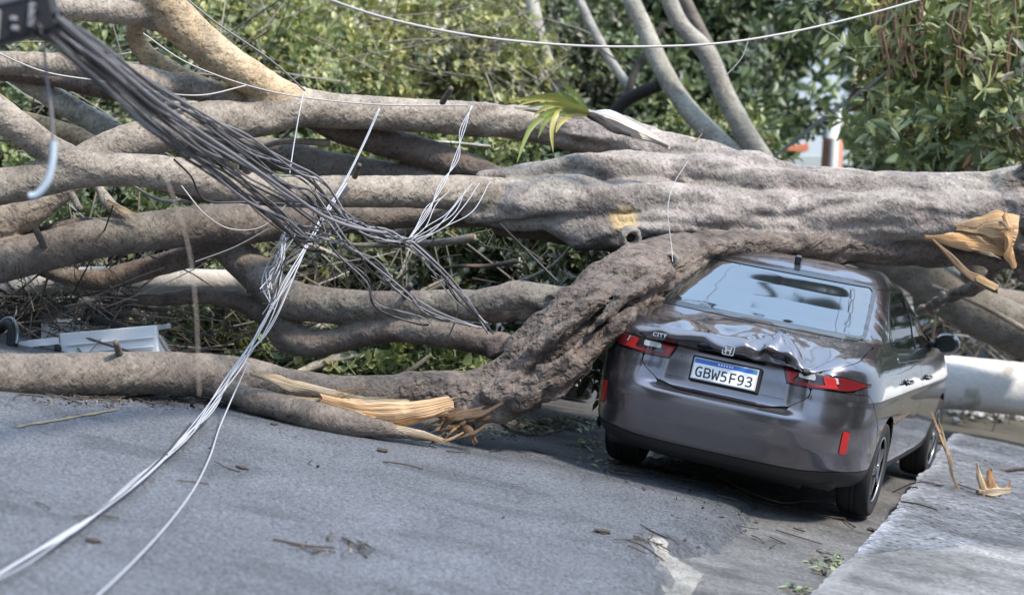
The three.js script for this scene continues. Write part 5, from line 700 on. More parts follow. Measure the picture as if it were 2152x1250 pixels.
{ const r = rng(81); for (let i = 0; i < 12; i++) { const x = 640 + r() * 280, y = 836 + (x - 640) * 0.12 + (r() - 0.4) * 40, L = 40 + r() * 90, sl = -0.12 + (r() - 0.5) * 0.3, d = 11.5 + r() * 0.06; splinter('fibre', [[x, y, d, 1], [x + L * 0.4, y + L * 0.4 * sl, d, 2 + 2.5 * r()], [x + L * 0.8, y + L * 0.8 * sl + (r() - 0.5) * 8, d, 1.5], [x + L, y + L * sl + (r() - 0.5) * 14, d - 0.03, 0.6]], { tone: [PALE, PALE, ORANGE][i % 3], seed: 100 + i, tip: 0.4 }); }
  for (let i = 0; i < 5; i++) { const x = 2010 + r() * 110, y = 462 + r() * 70, L = 20 + r() * 40; splinter('fibre', [[x, y, 13.0, 1.5], [x + L * 0.5, y + 3, 12.97, 3.5], [x + L, y + (r() - 0.3) * 22, 12.95, 1]], { tone: [PALE, ORANGE][i % 2], seed: 150 + i, tip: 0.3 }); }
  for (let i = 0; i < 12; i++) { const x = 925 + r() * 90, y = 862 + r() * 50, L = 20 + r() * 40; splinter('fibre', [[x, y, 11.6, 2], [x - L * 0.5, y + 8 + r() * 8, 11.57, 3], [x - L, y + 14 + r() * 12, 11.57, 0.8]], { tone: [BROWNW, BROWNW, ORANGE][i % 3], seed: 170 + i, tip: 0.3 }); } }
// torn wood at the root end
splinter('split_wood', [[1950, 500, 13.10, 5.4], [2010, 506, 13.08, 16.2], [2070, 516, 13.08, 18.9], [2120, 528, 13.10, 10.8]], { tone: ORANGE, seed: 11, flat: 0.5 });
splinter('split_wood', [[2015, 478, 13.08, 8.1], [2060, 478, 13.05, 20.2], [2100, 482, 13.03, 35.1], [2125, 490, 13.05, 37.8]], { tone: [0.66, 0.44, 0.24], seed: 12, flat: 0.4 });
splinter('split_wood', [[2112, 455, 13.00, 6], [2120, 490, 12.98, 14], [2122, 530, 13.00, 14], [2132, 556, 13.00, 6]], { tone: ORANGE, seed: 13, flat: 0.5 });
splinter('hanging_splinter', [[1965, 508, 13.05, 3], [2000, 540, 13.00, 7], [2035, 575, 12.95, 8], [2060, 590, 12.95, 11], [2090, 606, 12.95, 9]], { tone: [0.36, 0.25, 0.16], seed: 14, flat: 0.7 });
splinter('hanging_splinter', [[2060, 590, 12.93, 8], [2090, 604, 12.93, 8]], { tone: [0.7, 0.5, 0.26], seed: 15, flat: 0.7 });
// pale bark stripped off the stub, upper limb
splinter('stripped_wood', [[1240, 238, 13.10, 5], [1285, 250, 13.02, 17], [1330, 272, 13.00, 17], [1400, 304, 13.00, 6]], { tone: [1.0, 0.96, 0.9], seed: 21, flat: 0.8 });
splinter('stripped_wood', [[1090, 228, 13.05, 3], [1150, 234, 13.05, 9], [1220, 246, 13.05, 4]], { tone: [0.72, 0.68, 0.58], seed: 22, flat: 0.8 });
splinter('dark_hollow_rim', [[1225, 236, 12.98, 4], [1258, 250, 12.92, 11], [1290, 272, 12.90, 9], [1320, 282, 12.90, 3]], { tone: [0.10, 0.08, 0.065], seed: 23, flat: 0.8 });
splinter('stripped_wood', [[1445, 320, 13.50, 2], [1460, 300, 13.50, 3], [1470, 288, 13.50, 1.2]], { tone: PALE, seed: 24 });
splinter('stripped_wood', [[230, 425, 12.36, 5], [255, 440, 12.34, 8], [285, 452, 12.34, 3]], { tone: [0.75, 0.6, 0.42], seed: 25 });
function knot(px, py, d, r, tilt) {                        // a healed branch stub: swollen ring round a dark hole
  const t = rad(r, d), g = new THREE.TorusGeometry(t * 0.74, t * 0.36, 14, 30), P = g.attributes.position, c = []; for (let i = 0; i < P.count; i++) { const n = 1 + 0.4 * fbm(P.getX(i) * 22, P.getY(i) * 22, P.getZ(i) * 22 + px, 3); P.setXYZ(i, P.getX(i) * n, P.getY(i) * n * 1.05, P.getZ(i) * 1.7 * n); const k = 0.21 * (1 + 0.7 * fbm(P.getX(i) * 30, P.getY(i) * 30, P.getZ(i) * 30, 3)); c.push(k * 1.02, k * 0.92, k * 0.8); }
  g.setAttribute('color', new THREE.Float32BufferAttribute(c, 3)); g.computeVertexNormals(); const m = mesh('knot', g, STD({ vertexColors: true, bumpMap: barkBump, bumpScale: 0.01, roughness: 0.9 }), fallenTree); m.position.copy(at(px, py, d)); m.lookAt(at(px, py, d).addScaledVector(fwd, -1).addScaledVector(rgt, tilt).addScaledVector(upv, -0.25));
  const h = mesh('knot_hole', new THREE.SphereGeometry(t * 0.5, 14, 10).scale(1, 1, 0.5), STD({ color: lin(0).setRGB(0.02, 0.016, 0.013), roughness: 1 }), m); h.position.z = -t * 0.1;
}
knot(1325, 500, 12.62, 23, 0.25); knot(1408, 546, 12.42, 17, -0.1);
// tuft of strap leaves growing on the upper limb
{
  const t = thing('strap_leaf_plant', 'tuft of long yellow-green strap leaves on the upper limb', 'plant', V(0, 0, 0)); const r = rng(33);
  const blade = (pts, w) => { const P = curvePts(L3(pts.map((p) => [...p, w])), 10), pos = [], idx = [], uv = []; for (let i = 0; i <= 10; i++) { const [c, ww] = P[i], T = P[Math.min(10, i + 1)][0].clone().sub(P[Math.max(0, i - 1)][0]).normalize(), S = T.clone().cross(fwd.clone().multiplyScalar(0.8).addScaledVector(upv, 0.4)).normalize(), k = ww * Math.pow(Math.sin(Math.PI * (0.12 + 0.88 * i / 10)), 0.7); for (const [s, q] of [[-1, 0], [0, 1], [1, 0]]) { const p = c.clone().addScaledVector(S, s * k).addScaledVector(fwd, q * k * 0.4); pos.push(p.x, p.y, p.z); uv.push(s, i); } } for (let i = 0; i < 10; i++) for (let j = 0; j < 2; j++) { const a = i * 3 + j; idx.push(a, a + 1, a + 3, a + 1, a + 4, a + 3); } const g = new THREE.BufferGeometry(); g.setAttribute('position', new THREE.Float32BufferAttribute(pos, 3)); g.setAttribute('uv', new THREE.Float32BufferAttribute(uv, 2)); g.setIndex(idx); g.computeVertexNormals(); return g; };
  const B = [[[1235, 240, 12.95], [1170, 205, 12.80], [1110, 206, 12.75], [1068, 214, 12.70]], [[1235, 240, 12.95], [1180, 212, 12.70], [1130, 208, 12.60], [1085, 222, 12.55]], [[1235, 240, 12.95], [1160, 232, 12.60], [1115, 270, 12.50], [1085, 345, 12.45]], [[1230, 240, 12.95], [1150, 240, 12.60], [1110, 275, 12.50], [1098, 318, 12.50]], [[1232, 240, 12.95], [1175, 232, 12.50], [1160, 270, 12.45], [1163, 322, 12.45]], [[1235, 240, 12.95], [1200, 210, 12.90], [1185, 200, 12.90], [1172, 188, 12.90]], [[1235, 240, 12.95], [1195, 225, 12.60], [1150, 218, 12.50], [1105, 226, 12.50]], [[1240, 240, 12.95], [1205, 222, 12.70], [1150, 224, 12.60], [1120, 244, 12.60]], [[1238, 240, 12.95], [1190, 236, 12.60], [1150, 250, 12.50], [1130, 292, 12.50]], [[1238, 242, 12.95], [1210, 215, 13.00], [1160, 200, 13.00], [1125, 202, 13.00]], [[1235, 243, 12.90], [1195, 245, 12.60], [1175, 262, 12.55], [1168, 280, 12.55]], [[1238, 240, 12.95], [1215, 205, 13.00], [1200, 190, 13.05], [1180, 176, 13.10]]];
  B.forEach((p, i) => { const c = [[0.40, 0.42, 0.12], [0.50, 0.46, 0.15], [0.25, 0.32, 0.09]][i % 3]; mesh('blade', blade(p, 5 + 2 * r()), leafMat({ color: new THREE.Color(...c), roughness: 0.5, transmission: 0.3 }), t); });
}
// ================================================================== cables
const cabM = { black: STD({ color: lin(0).setRGB(0.03, 0.029, 0.032), roughness: 0.5 }), grey: STD({ color: lin(0).setRGB(0.19, 0.185, 0.195), roughness: 0.55 }), white: STD({ color: lin(0).setRGB(0.36, 0.37, 0.40), roughness: 0.5 }), dull: STD({ color: lin(0).setRGB(0.36, 0.34, 0.33), roughness: 0.6 }), tan: STD({ color: lin(0).setRGB(0.32, 0.27, 0.23), roughness: 0.7 }) };
const cableAt = (pts) => pts.map((p) => { if (p.length === 3) { const q = at(...p); if (q.y > 0.09) return q; } return ground(p[0], p[1], 0.095); });
function cable(label, pts, r, mat, group, n = 90) { const m = mesh('cable', tube(cableAt(pts), r, n, 7), mat); tag(m, label, 'cable', group); return m; }
{
  const r = rng(44), G1 = 'cables of the thick sagging bundle';
  const main = [[92, 40, 6.6], [190, 120, 7.4], [300, 210, 8.3], [400, 280, 9.1], [500, 345, 9.8], [590, 405, 10.4], [660, 450, 10.8]];
  const ends = [[[740, 470, 11.1], [810, 490, 11.3], [862, 505, 11.4], [910, 555, 11.5], [965, 625, 11.6], [1025, 690, 11.7]], [[720, 510, 10.9], [790, 560, 11.1], [850, 612, 11.2], [905, 655, 11.3], [1000, 690, 11.5]], [[700, 520, 10.9], [760, 590, 11], [800, 640, 11.1], [880, 672, 11.2], [900, 690, 11.2]], [[640, 500, 10.8], [600, 560, 10.9], [580, 620, 11], [560, 650, 11]], [[745, 470, 11.1], [800, 500, 11.2], [860, 510, 11.3]]];
  for (let i = 0; i < 34; i++) { const a = r() - 0.5, b = r() - 0.5, e = ends[i < 7 ? 0 : i < 13 ? 1 : i < 16 ? 2 : i < 18 ? 3 : 4];
    const pts = main.map(([x, y, d], k) => { const s = 92 * (0.7 + 0.15 * k), w = 20 * Math.sin(k * 1.9 + i * 2.1); return [x + a * s * 0.4 + w * 0.3 + (k === 0 ? -25 + 30 * r() : 0), y + b * s + w * 0.5 + (k ? (r() - 0.5) * 22 : 0), d + a * 0.25 + (k ? (r() - 0.5) * 0.1 : 0)]; }).concat(e.map(([x, y, d], k) => [x + (r() - 0.5) * 26, y + (r() - 0.5) * 24, d + (r() - 0.5) * 0.2]));
    const kind = i % 2 ? 'black' : 'grey'; cable(kind === 'black' ? 'black cable in the thick bundle sagging from the splice box' : 'grey cable in the thick bundle sagging from the splice box', pts, 0.0028 + 0.0042 * r(), cabM[kind], kind === 'black' ? G1 : 'grey cables of the thick sagging bundle', 110); }
  cable('thickest grey cable on top of the sagging bundle', main.map(([x, y, d], k) => [x + 20, y - 8 + k * 2, d - 0.15]).concat([[745, 478, 11], [812, 490, 11.2]]), 0.011, cabM.grey);
  // white strands down to the road
  const w0 = [[797, 228, 12.75], [765, 300, 12.5], [722, 385, 12.2], [668, 470, 11.9], [610, 580, 11.6], [555, 690, 11.4], [500, 770, 11.2], [448, 850, 11.0], [390, 915, 10.5], [290, 1010, 9.4], [160, 1110, 8.3], [40, 1185, 7.6], [-80, 1252, 7.1]];
  const G2 = 'white strands of the long bundle that falls to the road';
  for (let i = 0; i < 6; i++) cable('white strand of the long bundle falling from the upper limb to the road', (i < 2 ? w0 : w0.slice(2 + (i % 3))).map(([x, y, d], k) => [x + (y > 500 ? (r() - 0.5) * 20 : (i - 0.5) * 2.5), y + (y > 500 ? (r() - 0.5) * 10 : 0), d - 0.03 * i]), 0.003 + 0.002 * r(), cabM.white, G2, 160);
  cable('frayed white strand hugging the long white bundle near the road', [[600, 500, 11.7], [585, 600, 11.6], [540, 700, 11.4], [470, 800, 11.1], [420, 880, 10.8], [385, 925, 10.4], [350, 955, 10]], 0.005, cabM.white);
  cable('black cable lying beside the white bundle on the road', [[400, 890], [345, 955], [255, 1040], [150, 1108], [40, 1175], [-60, 1228]], 0.006, cabM.black);
  cable('thin white cord curving down the road right of the white bundle', [[520, 765, 11.4], [490, 830, 11.2], [462, 895, 11.0], [440, 960, 10.4], [405, 1030, 9.6], [345, 1110, 8.7], [265, 1195, 7.9], [190, 1265, 7.3]], 0.0045, cabM.white);
  cable('white overhead cable sagging across the top', [[640, -20, 9.5], [800, 35, 10], [1000, 76, 10.6], [1180, 94, 11], [1330, 98, 11.4], [1500, 92, 11.8], [1650, 70, 12.3], [1800, 36, 12.8], [1960, -8, 13.3]], 0.0075, cabM.dull);
  cable('grey wire from the top edge down behind the upper limb', [[370, -20, 11.5], [450, 45, 11.6], [560, 120, 11.8], [640, 190, 12.2]], 0.006, cabM.grey);
  cable('pale wire sagging along the top of the upper limb', [[300, 70, 12.1], [380, 125, 12.1], [460, 160, 12.2], [560, 190, 12.4], [640, 205, 12.5], [800, 220, 12.6], [985, 222, 12.6]], 0.005, cabM.dull);
  cable('pale wire looping under the fork at the upper left', [[-20, 105, 11.2], [90, 150, 11.4], [220, 172, 11.6], [340, 195, 11.8], [420, 200, 11.9], [515, 180, 12.2]], 0.005, cabM.dull);
  cable('thin pale line hanging straight between the upper and middle limbs', [[640, 182, 12.5], [628, 240, 12.3], [616, 310, 12.2], [608, 366, 12.1]], 0.004, cabM.white);
  for (let i = 0; i < 3; i++) cable('thin white line hanging from the upper limb to the white knot', [[990 + i * 2, 222, 12.7], [976 - i * 5, 275, 12.5], [955 + i * 5, 330, 12.4], [932 - i * 5, 390, 12.1], [892 + i * 4, 450, 11.9], [858, 505, 11.7]], 0.0027, cabM.white, 'white lines gathered in the knot');
  for (let i = 0; i < 7; i++) cable('white strand fanning out of the knot below the middle limb', [[852 + i * 4, 510 - (i % 2) * 6, 11.68], [872 + i * 10 + 8 * (i % 2), 474 + r() * 12, 11.75], [890 + i * 13 + r() * 24, 428 + r() * 26, 11.9], [915 + i * 17 + r() * 24, 396 - i * 3 + r() * 26, 12.3]], 0.0028, cabM.white, 'white strands fanning from the knot');
  cable('white cord loop left of the white bundle', [[590, 440, 11.4], [600, 470, 11.4], [588, 520, 11.4], [560, 560, 11.5], [550, 600, 11.5], [575, 650, 11.5]], 0.0045, cabM.white);
  cable('grey cord drooping in a loop under the cable bundle', [[380, 390, 11.3], [430, 450, 11.3], [480, 480, 11.4], [540, 480, 11.4], [580, 455, 11.4], [600, 430, 11.4]], 0.004, cabM.dull);
  cable('straight grey cord from the bundle down to the lower limb', [[565, 480, 11.5], [490, 520, 11.6], [410, 550, 11.7]], 0.004, cabM.dull);
  for (let i = 0; i < 7; i++) cable('short white strand tangled round the cable bundle', [...Array(5)].map((_, k) => [560 + k * 14 + (r() - 0.5) * 36, 620 - k * 38 + (r() - 0.5) * 26, 11.3 + r() * 0.2]), 0.0035, cabM.white, 'short white strands tangled round the bundle');
  cable('thin vertical wire hanging out of focus near the left edge', [[90, 95, 7], [98, 170, 7], [108, 250, 7], [110, 300, 7]], 0.006, cabM.grey);
  { const m = mesh('cable', tube(cableAt([[112, 296, 7], [108, 345, 7], [96, 385, 7], [74, 410, 7], [60, 412, 7]]), 0.014, 30, 8), STD({ color: lin(0).setRGB(0.42, 0.5, 0.58), roughness: 0.4 })); tag(m, 'pale blue cable end curling under the hanging wire', 'cable'); }
  cable('blurred brown strip hanging down through the left limbs', [[330, 330, 6.4], [365, 420, 6.4], [395, 520, 6.4], [410, 640, 6.4], [418, 830, 6.4]], 0.0022, cabM.tan);
  cable('thin line hanging over the face of the big trunk', [[1445, 340, 12.50], [1415, 390, 12.40], [1404, 440, 12.30], [1412, 520, 12.20], [1414, 550, 12.10]], 0.0025, cabM.white);
  for (let i = 0; i < 3; i++) cable('grey wire slanting up through the leaves of the right tree', [[1610 + i * 8, 345 - i * 8, 17], [1720 + i * 10, 262 - i * 12, 16.4], [1850 + i * 12, 165 - i * 10, 15.6]], 0.006, cabM.grey, 'wires slanting through the right tree');
  cable('thin wire hanging over the leaning trunk below the overhead cable', [[1575, 78, 14], [1560, 120, 14], [1525, 160, 14]], 0.004, cabM.dull);
  cable('black wire stretched between the trunk and the lower stem', [[1050, 470, 12.4], [1110, 530, 12.5], [1170, 590, 12.5]], 0.008, cabM.black);
  cable('black wire drooping in front of the lower limbs', [[905, 580, 12], [950, 610, 12], [962, 650, 12], [940, 715, 12]], 0.005, cabM.black);
  cable('black wire over the left end of the middle limb', [[365, 335, 10.6], [400, 370, 10.8], [430, 420, 11], [520, 425, 11.2], [640, 430, 11.3]], 0.006, cabM.black);
}
{ // splice box at the top left corner, close to the camera
  const d = 6.6, t = thing('splice_box', 'black cable splice box with grey bars at the top left corner', 'splice box', at(40, 30, d)); t.quaternion.copy(new THREE.Quaternion().setFromRotationMatrix(new THREE.Matrix4().makeBasis(rgt, upv, fwd.clone().negate()))); t.rotateZ(0.24);
  const u = (px) => rad(px, d), M1 = STD({ color: lin(0).setRGB(0.012, 0.012, 0.014), roughness: 0.5 }), M2 = STD({ color: lin(0).setRGB(0.13, 0.13, 0.145), roughness: 0.6 }), M3 = STD({ color: lin(0).setRGB(0.22, 0.22, 0.23), roughness: 0.6 });
  mesh('body', new RoundedBoxGeometry(u(175), u(90), 0.09, 3, 0.012), M1, t).position.set(-u(10), -u(8), 0);
  const lid = mesh('lid', new RoundedBoxGeometry(u(190), u(44), 0.11, 3, 0.012), M2, t); lid.position.set(-u(10), u(42), 0);
  for (const [x, y, w, h] of [[30, -14, 13, 52], [-8, -12, 15, 11], [-10, -32, 15, 11], [-46, -16, 14, 62]]) { const b = mesh('bar', new RoundedBoxGeometry(u(w), u(h), 0.02, 2, 0.005), M3, t); b.position.set(u(x), u(y), 0.05); b.rotation.z = -0.32; }
  const gl = mesh('gland', new THREE.CylinderGeometry(u(16), u(20), u(40), 16), M1, t); gl.position.set(u(62), -u(14), 0); gl.rotation.z = 0.8;
}
// ================================================================== wreckage and litter
{
  const t = thing('crushed_cabinet', 'crushed white metal cabinet lying behind the bottom limb', 'cabinet'), d = 12.8, W = PHY({ color: lin(0).setRGB(0.84, 0.85, 0.86), roughness: 0.4, clearcoat: 0.3 }), Gr = STD({ color: lin(0).setRGB(0.34, 0.35, 0.35), roughness: 0.6 }), Bk = STD({ color: lin(0).setRGB(0.03, 0.03, 0.03), roughness: 0.7 });
  const box = (n, a, b, w, dep, m, par = t) => { const p = at(...a), q = at(...b), o = mesh(n, new RoundedBoxGeometry(p.distanceTo(q), w, dep, 3, 0.012), m, par); o.position.copy(p).add(q).multiplyScalar(0.5); const X = q.clone().sub(p).normalize(), Z = fwd.clone().negate().addScaledVector(X, fwd.dot(X)).normalize(), Y = Z.clone().cross(X); o.quaternion.setFromRotationMatrix(new THREE.Matrix4().makeBasis(X, Y, Z)); return o; };
  box('front_panel', [128, 732, d], [332, 714, d - 0.1], 0.2, 0.05, W); box('rib', [140, 726, d - 0.04], [322, 708, d - 0.14], 0.012, 0.02, W); box('rib', [140, 742, d - 0.04], [322, 728, d - 0.14], 0.012, 0.02, W);
  box('top_panel', [190, 712, d + 0.3], [330, 688, d + 0.2], 0.04, 0.5, W); box('end_panel', [336, 736, d - 0.1], [352, 736, d + 0.3], 0.22, 0.04, Gr); box('back_panel', [85, 675, d + 0.6], [165, 668, d + 0.6], 0.24, 0.04, Gr); box('corner_post', [166, 700, d + 0.5], [172, 640, d + 0.5], 0.04, 0.04, Gr);
  box('bent_bar', [195, 668, d + 0.1], [272, 690, d - 0.05], 0.04, 0.04, Bk); box('bent_bar', [200, 655, d + 0.2], [262, 668, d + 0.1], 0.03, 0.03, Bk); box('bracket', [165, 630, d + 0.4], [200, 632, d + 0.4], 0.03, 0.06, W); box('side_panel', [55, 738, d + 0.1], [128, 735, d], 0.10, 0.05, W);
  const l = mesh('latch', new THREE.SphereGeometry(rad(8, d), 14, 10), Bk, t); l.position.copy(at(120, 732, d - 0.05));
}
[['bent pale metal sheet standing among twigs above the white cabinet', [[86, 700, 13.1], [168, 694, 13.1]], 0.17, [0.5, 0.5, 0.48]], ['narrow white board lying aslant left of the white cabinet', [[40, 728, 12.75], [122, 716, 12.75]], 0.05, [0.7, 0.71, 0.72]], ['broken white strip on the brushwood under the thin dark limb', [[165, 632, 13.3], [215, 640, 13.3]], 0.03, [0.72, 0.72, 0.7]]].forEach(([label, [a, b], h, c], k) => { const p = at(...a), q = at(...b), L = p.distanceTo(q), g = new THREE.BoxGeometry(L, h, 0.015, 14, 8, 1), P = g.attributes.position; for (let i = 0; i < P.count; i++) P.setZ(i, P.getZ(i) + 0.05 * fbm(P.getX(i) * 4 + k * 9, P.getY(i) * 5, k, 3)); g.computeVertexNormals(); const m = mesh('metal_sheet', g, PHY({ color: lin(0).setRGB(...c), roughness: 0.45 })); m.position.copy(p).add(q).multiplyScalar(0.5); const X = q.clone().sub(p).normalize(), Z = fwd.clone().negate().addScaledVector(X, fwd.dot(X)).normalize(); m.quaternion.setFromRotationMatrix(new THREE.Matrix4().makeBasis(X, Z.clone().cross(X), Z)); m.rotateX(-0.3); tag(m, label, 'metal sheet'); });
{ const d = 12.7, t = thing('loose_wheel', 'black wheel lying behind the bottom limb at the left edge', 'wheel', at(5, 722, d)); const tg = new THREE.TorusGeometry(0.13, 0.035, 14, 36); mesh('tyre', tg, STD({ color: lin(0).setRGB(0.015, 0.015, 0.016), roughness: 0.7 }), t); mesh('mudguard', new THREE.TorusGeometry(0.175, 0.012, 8, 30, 2.4), STD({ color: lin(0).setRGB(0.25, 0.26, 0.27), roughness: 0.35, metalness: 0.6 }), t); mesh('hub', new THREE.CylinderGeometry(0.07, 0.07, 0.03, 24).rotateX(Math.PI / 2), STD({ color: lin(0).setRGB(0.06, 0.06, 0.065), roughness: 0.5 }), t); t.rotation.set(-0.2, -0.5, 0.1); }
{ // black plastic sack beside the car
  const g = new THREE.SphereGeometry(1, 40, 28), P = g.attributes.position; for (let i = 0; i < P.count; i++) { const x = P.getX(i), y = P.getY(i), z = P.getZ(i), k = 1 + 0.35 * fbm(x * 1.6, y * 1.6, z * 1.6, 3) + 0.16 * (1 - 2 * Math.abs(noise3(x * 4, y * 4, z * 4))); P.setXYZ(i, x * k * 0.13, Math.max(y * k * 0.12, -0.10), z * k * 0.12); } g.computeVertexNormals(); const m = mesh('plastic_sack', g, PHY({ color: lin(0).setRGB(0.012, 0.014, 0.016), roughness: 0.3, clearcoat: 0.4 })); const q = ground(1205, 842); m.position.set(q.x, 0.13, q.z); tag(m, 'dark crumpled plastic sack on the road left of the sedan', 'sack'); }
{ // wood chip on the pavement
  const q = ground(2085, 1040, 0.15), t = thing('wood_chip', 'fresh orange splinter of wood standing on the pavement', 'wood chip'); const d = q.clone().sub(EYE).dot(fwd);
  splinter('chip', [[2062, 1034, d, 6], [2090, 1034, d, 10], [2115, 1032, d, 7]], { tone: PALE, seed: 31, parent: t, flat: 0.7 }); splinter('chip', [[2068, 1034, d, 8], [2060, 1005, d, 7], [2056, 980, d, 2]], { tone: PALE, seed: 32, parent: t, up: rgt, flat: 0.5 }); splinter('chip', [[2088, 1035, d, 13], [2082, 1012, d, 10], [2080, 995, d, 6]], { tone: ORANGE, seed: 33, parent: t, up: rgt, flat: 0.5 }); splinter('chip', [[2105, 1036, d, 5], [2118, 1028, d, 6], [2122, 1018, d, 2]], { tone: ORANGE, seed: 34, parent: t, up: rgt, flat: 0.5 });
}
{ const q = ground(2015, 1025, 0.14), d = q.clone().sub(EYE).dot(fwd); const t = thing('broken_stick', 'thin pale stick leaning at the kerb by the front wheel of the sedan', 'stick'); splinter('shaft', [[1965, 880, d + 0.2, 2], [1980, 920, d + 0.1, 4.5], [1996, 962, d, 4.5], [2003, 1000, d, 3], [2018, 1030, d, 3]], { tone: [0.62, 0.46, 0.3], seed: 41, parent: t, up: rgt, tip: 0.5 }); splinter('side_shoot', [[1975, 885, d + 0.1, 1.2], [1984, 915, d + 0.1, 2.5], [1992, 950, d, 2.5]], { tone: [0.7, 0.6, 0.42], seed: 42, parent: t, up: rgt }); }
{ const q = ground(2120, 985, 0.15), d = q.clone().sub(EYE).dot(fwd); tag(bareTrunk(scene, [[2080, 994, d, 3], [2110, 990, d, 4], [2145, 986, d, 4], [2200, 984, d, 4]], [0.10, 0.085, 0.07], { n: 20, sides: 7, name: 'stick' }), 'dark twig lying on the pavement behind the orange chip', 'stick'); }
// twigs and flakes on the road: single ones that show, the rest as litter
const roadTop = (x, z) => (x > kerbX(z) ? paveY(x, z) : Math.max(asphF(x, z) > 0 ? roadY(x, z) : -1, gutY(x, z)));
[[190, 1165, 'small dark clump on the road near the bottom left, beside the white bundle', 0.035], [800, 968, 'small dark bark fragment on the road in front of the torn limb', 0.04], [572, 910, 'dark bark fragment on the road below the torn limb', 0.03], [505, 1006, 'dark flake of bark on the middle of the road', 0.035], [1262, 1140, 'dark clod at the crack where the asphalt ends', 0.045], [1835, 1112, 'dark clod against the kerb behind the rear wheel', 0.045]].forEach(([px, py, label, s], i) => { const g = new THREE.IcosahedronGeometry(1, 3), P = g.attributes.position; for (let k = 0; k < P.count; k++) { const x = P.getX(k), y = P.getY(k), z = P.getZ(k), n = 1 + 0.7 * fbm(x * 2 + i, y * 2, z * 2, 3); P.setXYZ(k, x * n * s, y * n * s * 0.22, z * n * s * 0.7); } const gg = mergeVertices(g); gg.computeVertexNormals(); const m = mesh('bark_fragment', gg, STD({ color: lin(0).setRGB(0.05, 0.042, 0.036), roughness: 1 })); const q = ground(px, py); m.position.set(q.x, roadTop(q.x, q.z) + s * 0.2, q.z); m.rotation.y = i; tag(m, label, 'bark fragment'); });
{ // fallen leaves and crumbs
  const r = rng(71), g1 = leafShape(0.06, 0.03, 0.2, 0.6), spots = [[1180, 893, 110, 14, 150, 1], [1060, 912, 120, 12, 110, 1], [1740, 1185, 40, 26, 60, 0], [1690, 1240, 40, 12, 30, 0], [2060, 880, 110, 18, 240, 0], [1990, 905, 30, 20, 60, 0], [1350, 985, 140, 30, 90, 1], [1250, 940, 40, 16, 30, 1], [700, 1180, 90, 18, 18, 2], [900, 1000, 500, 120, 16, 2], [500, 866, 440, 14, 300, 2], [1500, 1100, 120, 60, 40, 2], [1000, 908, 220, 22, 160, 2]];
  const mats = [[], []], cols = [[], []]; const m4 = new THREE.Matrix4(), qt = new THREE.Quaternion(), eu = new THREE.Euler();
  for (const [cx, cy, rx, ry, n, kind] of spots) for (let i = 0; i < n; i++) { const a = r() * 6.283, k = Math.sqrt(r()), q = ground(cx + Math.cos(a) * rx * k, cy + Math.sin(a) * ry * k); const y = roadTop(q.x, q.z) + 0.006 + r() * 0.02; qt.setFromEuler(eu.set(-Math.PI / 2 + (r() - 0.5) * 0.9, r() * 6.28, (r() - 0.5) * 0.9, 'YXZ')); const s = kind === 2 ? 0.35 + 0.4 * r() : 0.6 + 0.7 * r(); mats[0].push(m4.clone().compose(V(q.x, y, q.z), qt, V(s, s, s))); cols[0].push(kind === 2 ? mixCol([[[0.05, 0.04, 0.032], 0.7], [GREEN.dry, 0.3]], r) : mixCol([[GREEN.mid, 0.4], [GREEN.lit, 0.25], [GREEN.dry, 0.2], [[0.06, 0.045, 0.035], 0.15]], r)); }
  { const P = deckPoints.attributes.position, N = deckPoints.attributes.normal; for (let i = 0, k = 0; k < 34 && i < 4000; i++) { const v = Math.floor(r() * P.count); if (N.getY(v) < 0.75) continue; k++; const s = 0.2 + 0.45 * r() * r(); qt.setFromEuler(eu.set(-Math.PI / 2 + (r() - 0.5) * 0.5, r() * 6.28, 0, 'YXZ')); mats[0].push(m4.clone().compose(V(P.getX(v), P.getY(v) + 0.006, P.getZ(v)), qt, V(s, s, s))); cols[0].push(mixCol([[[0.06, 0.045, 0.035], 0.5], [GREEN.mid, 0.25], [GREEN.dry, 0.25]], r)); } }
  const im = new THREE.InstancedMesh(g1, leafMaterial, mats[0].length); mats[0].forEach((a, i) => { im.setMatrixAt(i, a); im.setColorAt(i, cols[0][i]); }); im.name = 'leaf_litter'; im.castShadow = im.receiveShadow = true; im.userData.kind = 'stuff'; scene.add(im);
  const tw = []; const S2 = [[690, 1180, 90, 16, 8], [1160, 895, 100, 12, 26], [900, 960, 500, 60, 5], [1400, 1010, 160, 40, 24], [1700, 1060, 120, 20, 12], [350, 855, 330, 10, 60], [1600, 1090, 120, 60, 16], [1900, 1080, 160, 60, 10], [500, 1060, 500, 120, 5], [1330, 1150, 100, 30, 10]];
  for (const [cx, cy, rx, ry, n] of S2) for (let i = 0; i < n; i++) { const a = r() * 6.283, k = Math.sqrt(r()), q = ground(cx + Math.cos(a) * rx * k, cy + Math.sin(a) * ry * k), h = r() * 6.283, L = 0.04 + 0.16 * r() * r(), b = (r() - 0.5) * 0.3; const P = [-1, 0, 1].map((s) => { const x = q.x + Math.cos(h) * L * s + (s ? 0 : b * L), z = q.z + Math.sin(h) * L * s + (s ? 0 : b * L); return V(x, roadTop(x, z) + 0.006 + 0.012 * r(), z); }); tw.push(new THREE.TubeGeometry(new THREE.CatmullRomCurve3(P), 5, 0.0025 + 0.003 * r(), 4)); }
  const m = mesh('twig_litter', mergeGeometries(tw), STD({ color: lin(0).setRGB(0.065, 0.052, 0.042) })); m.userData.kind = 'stuff';
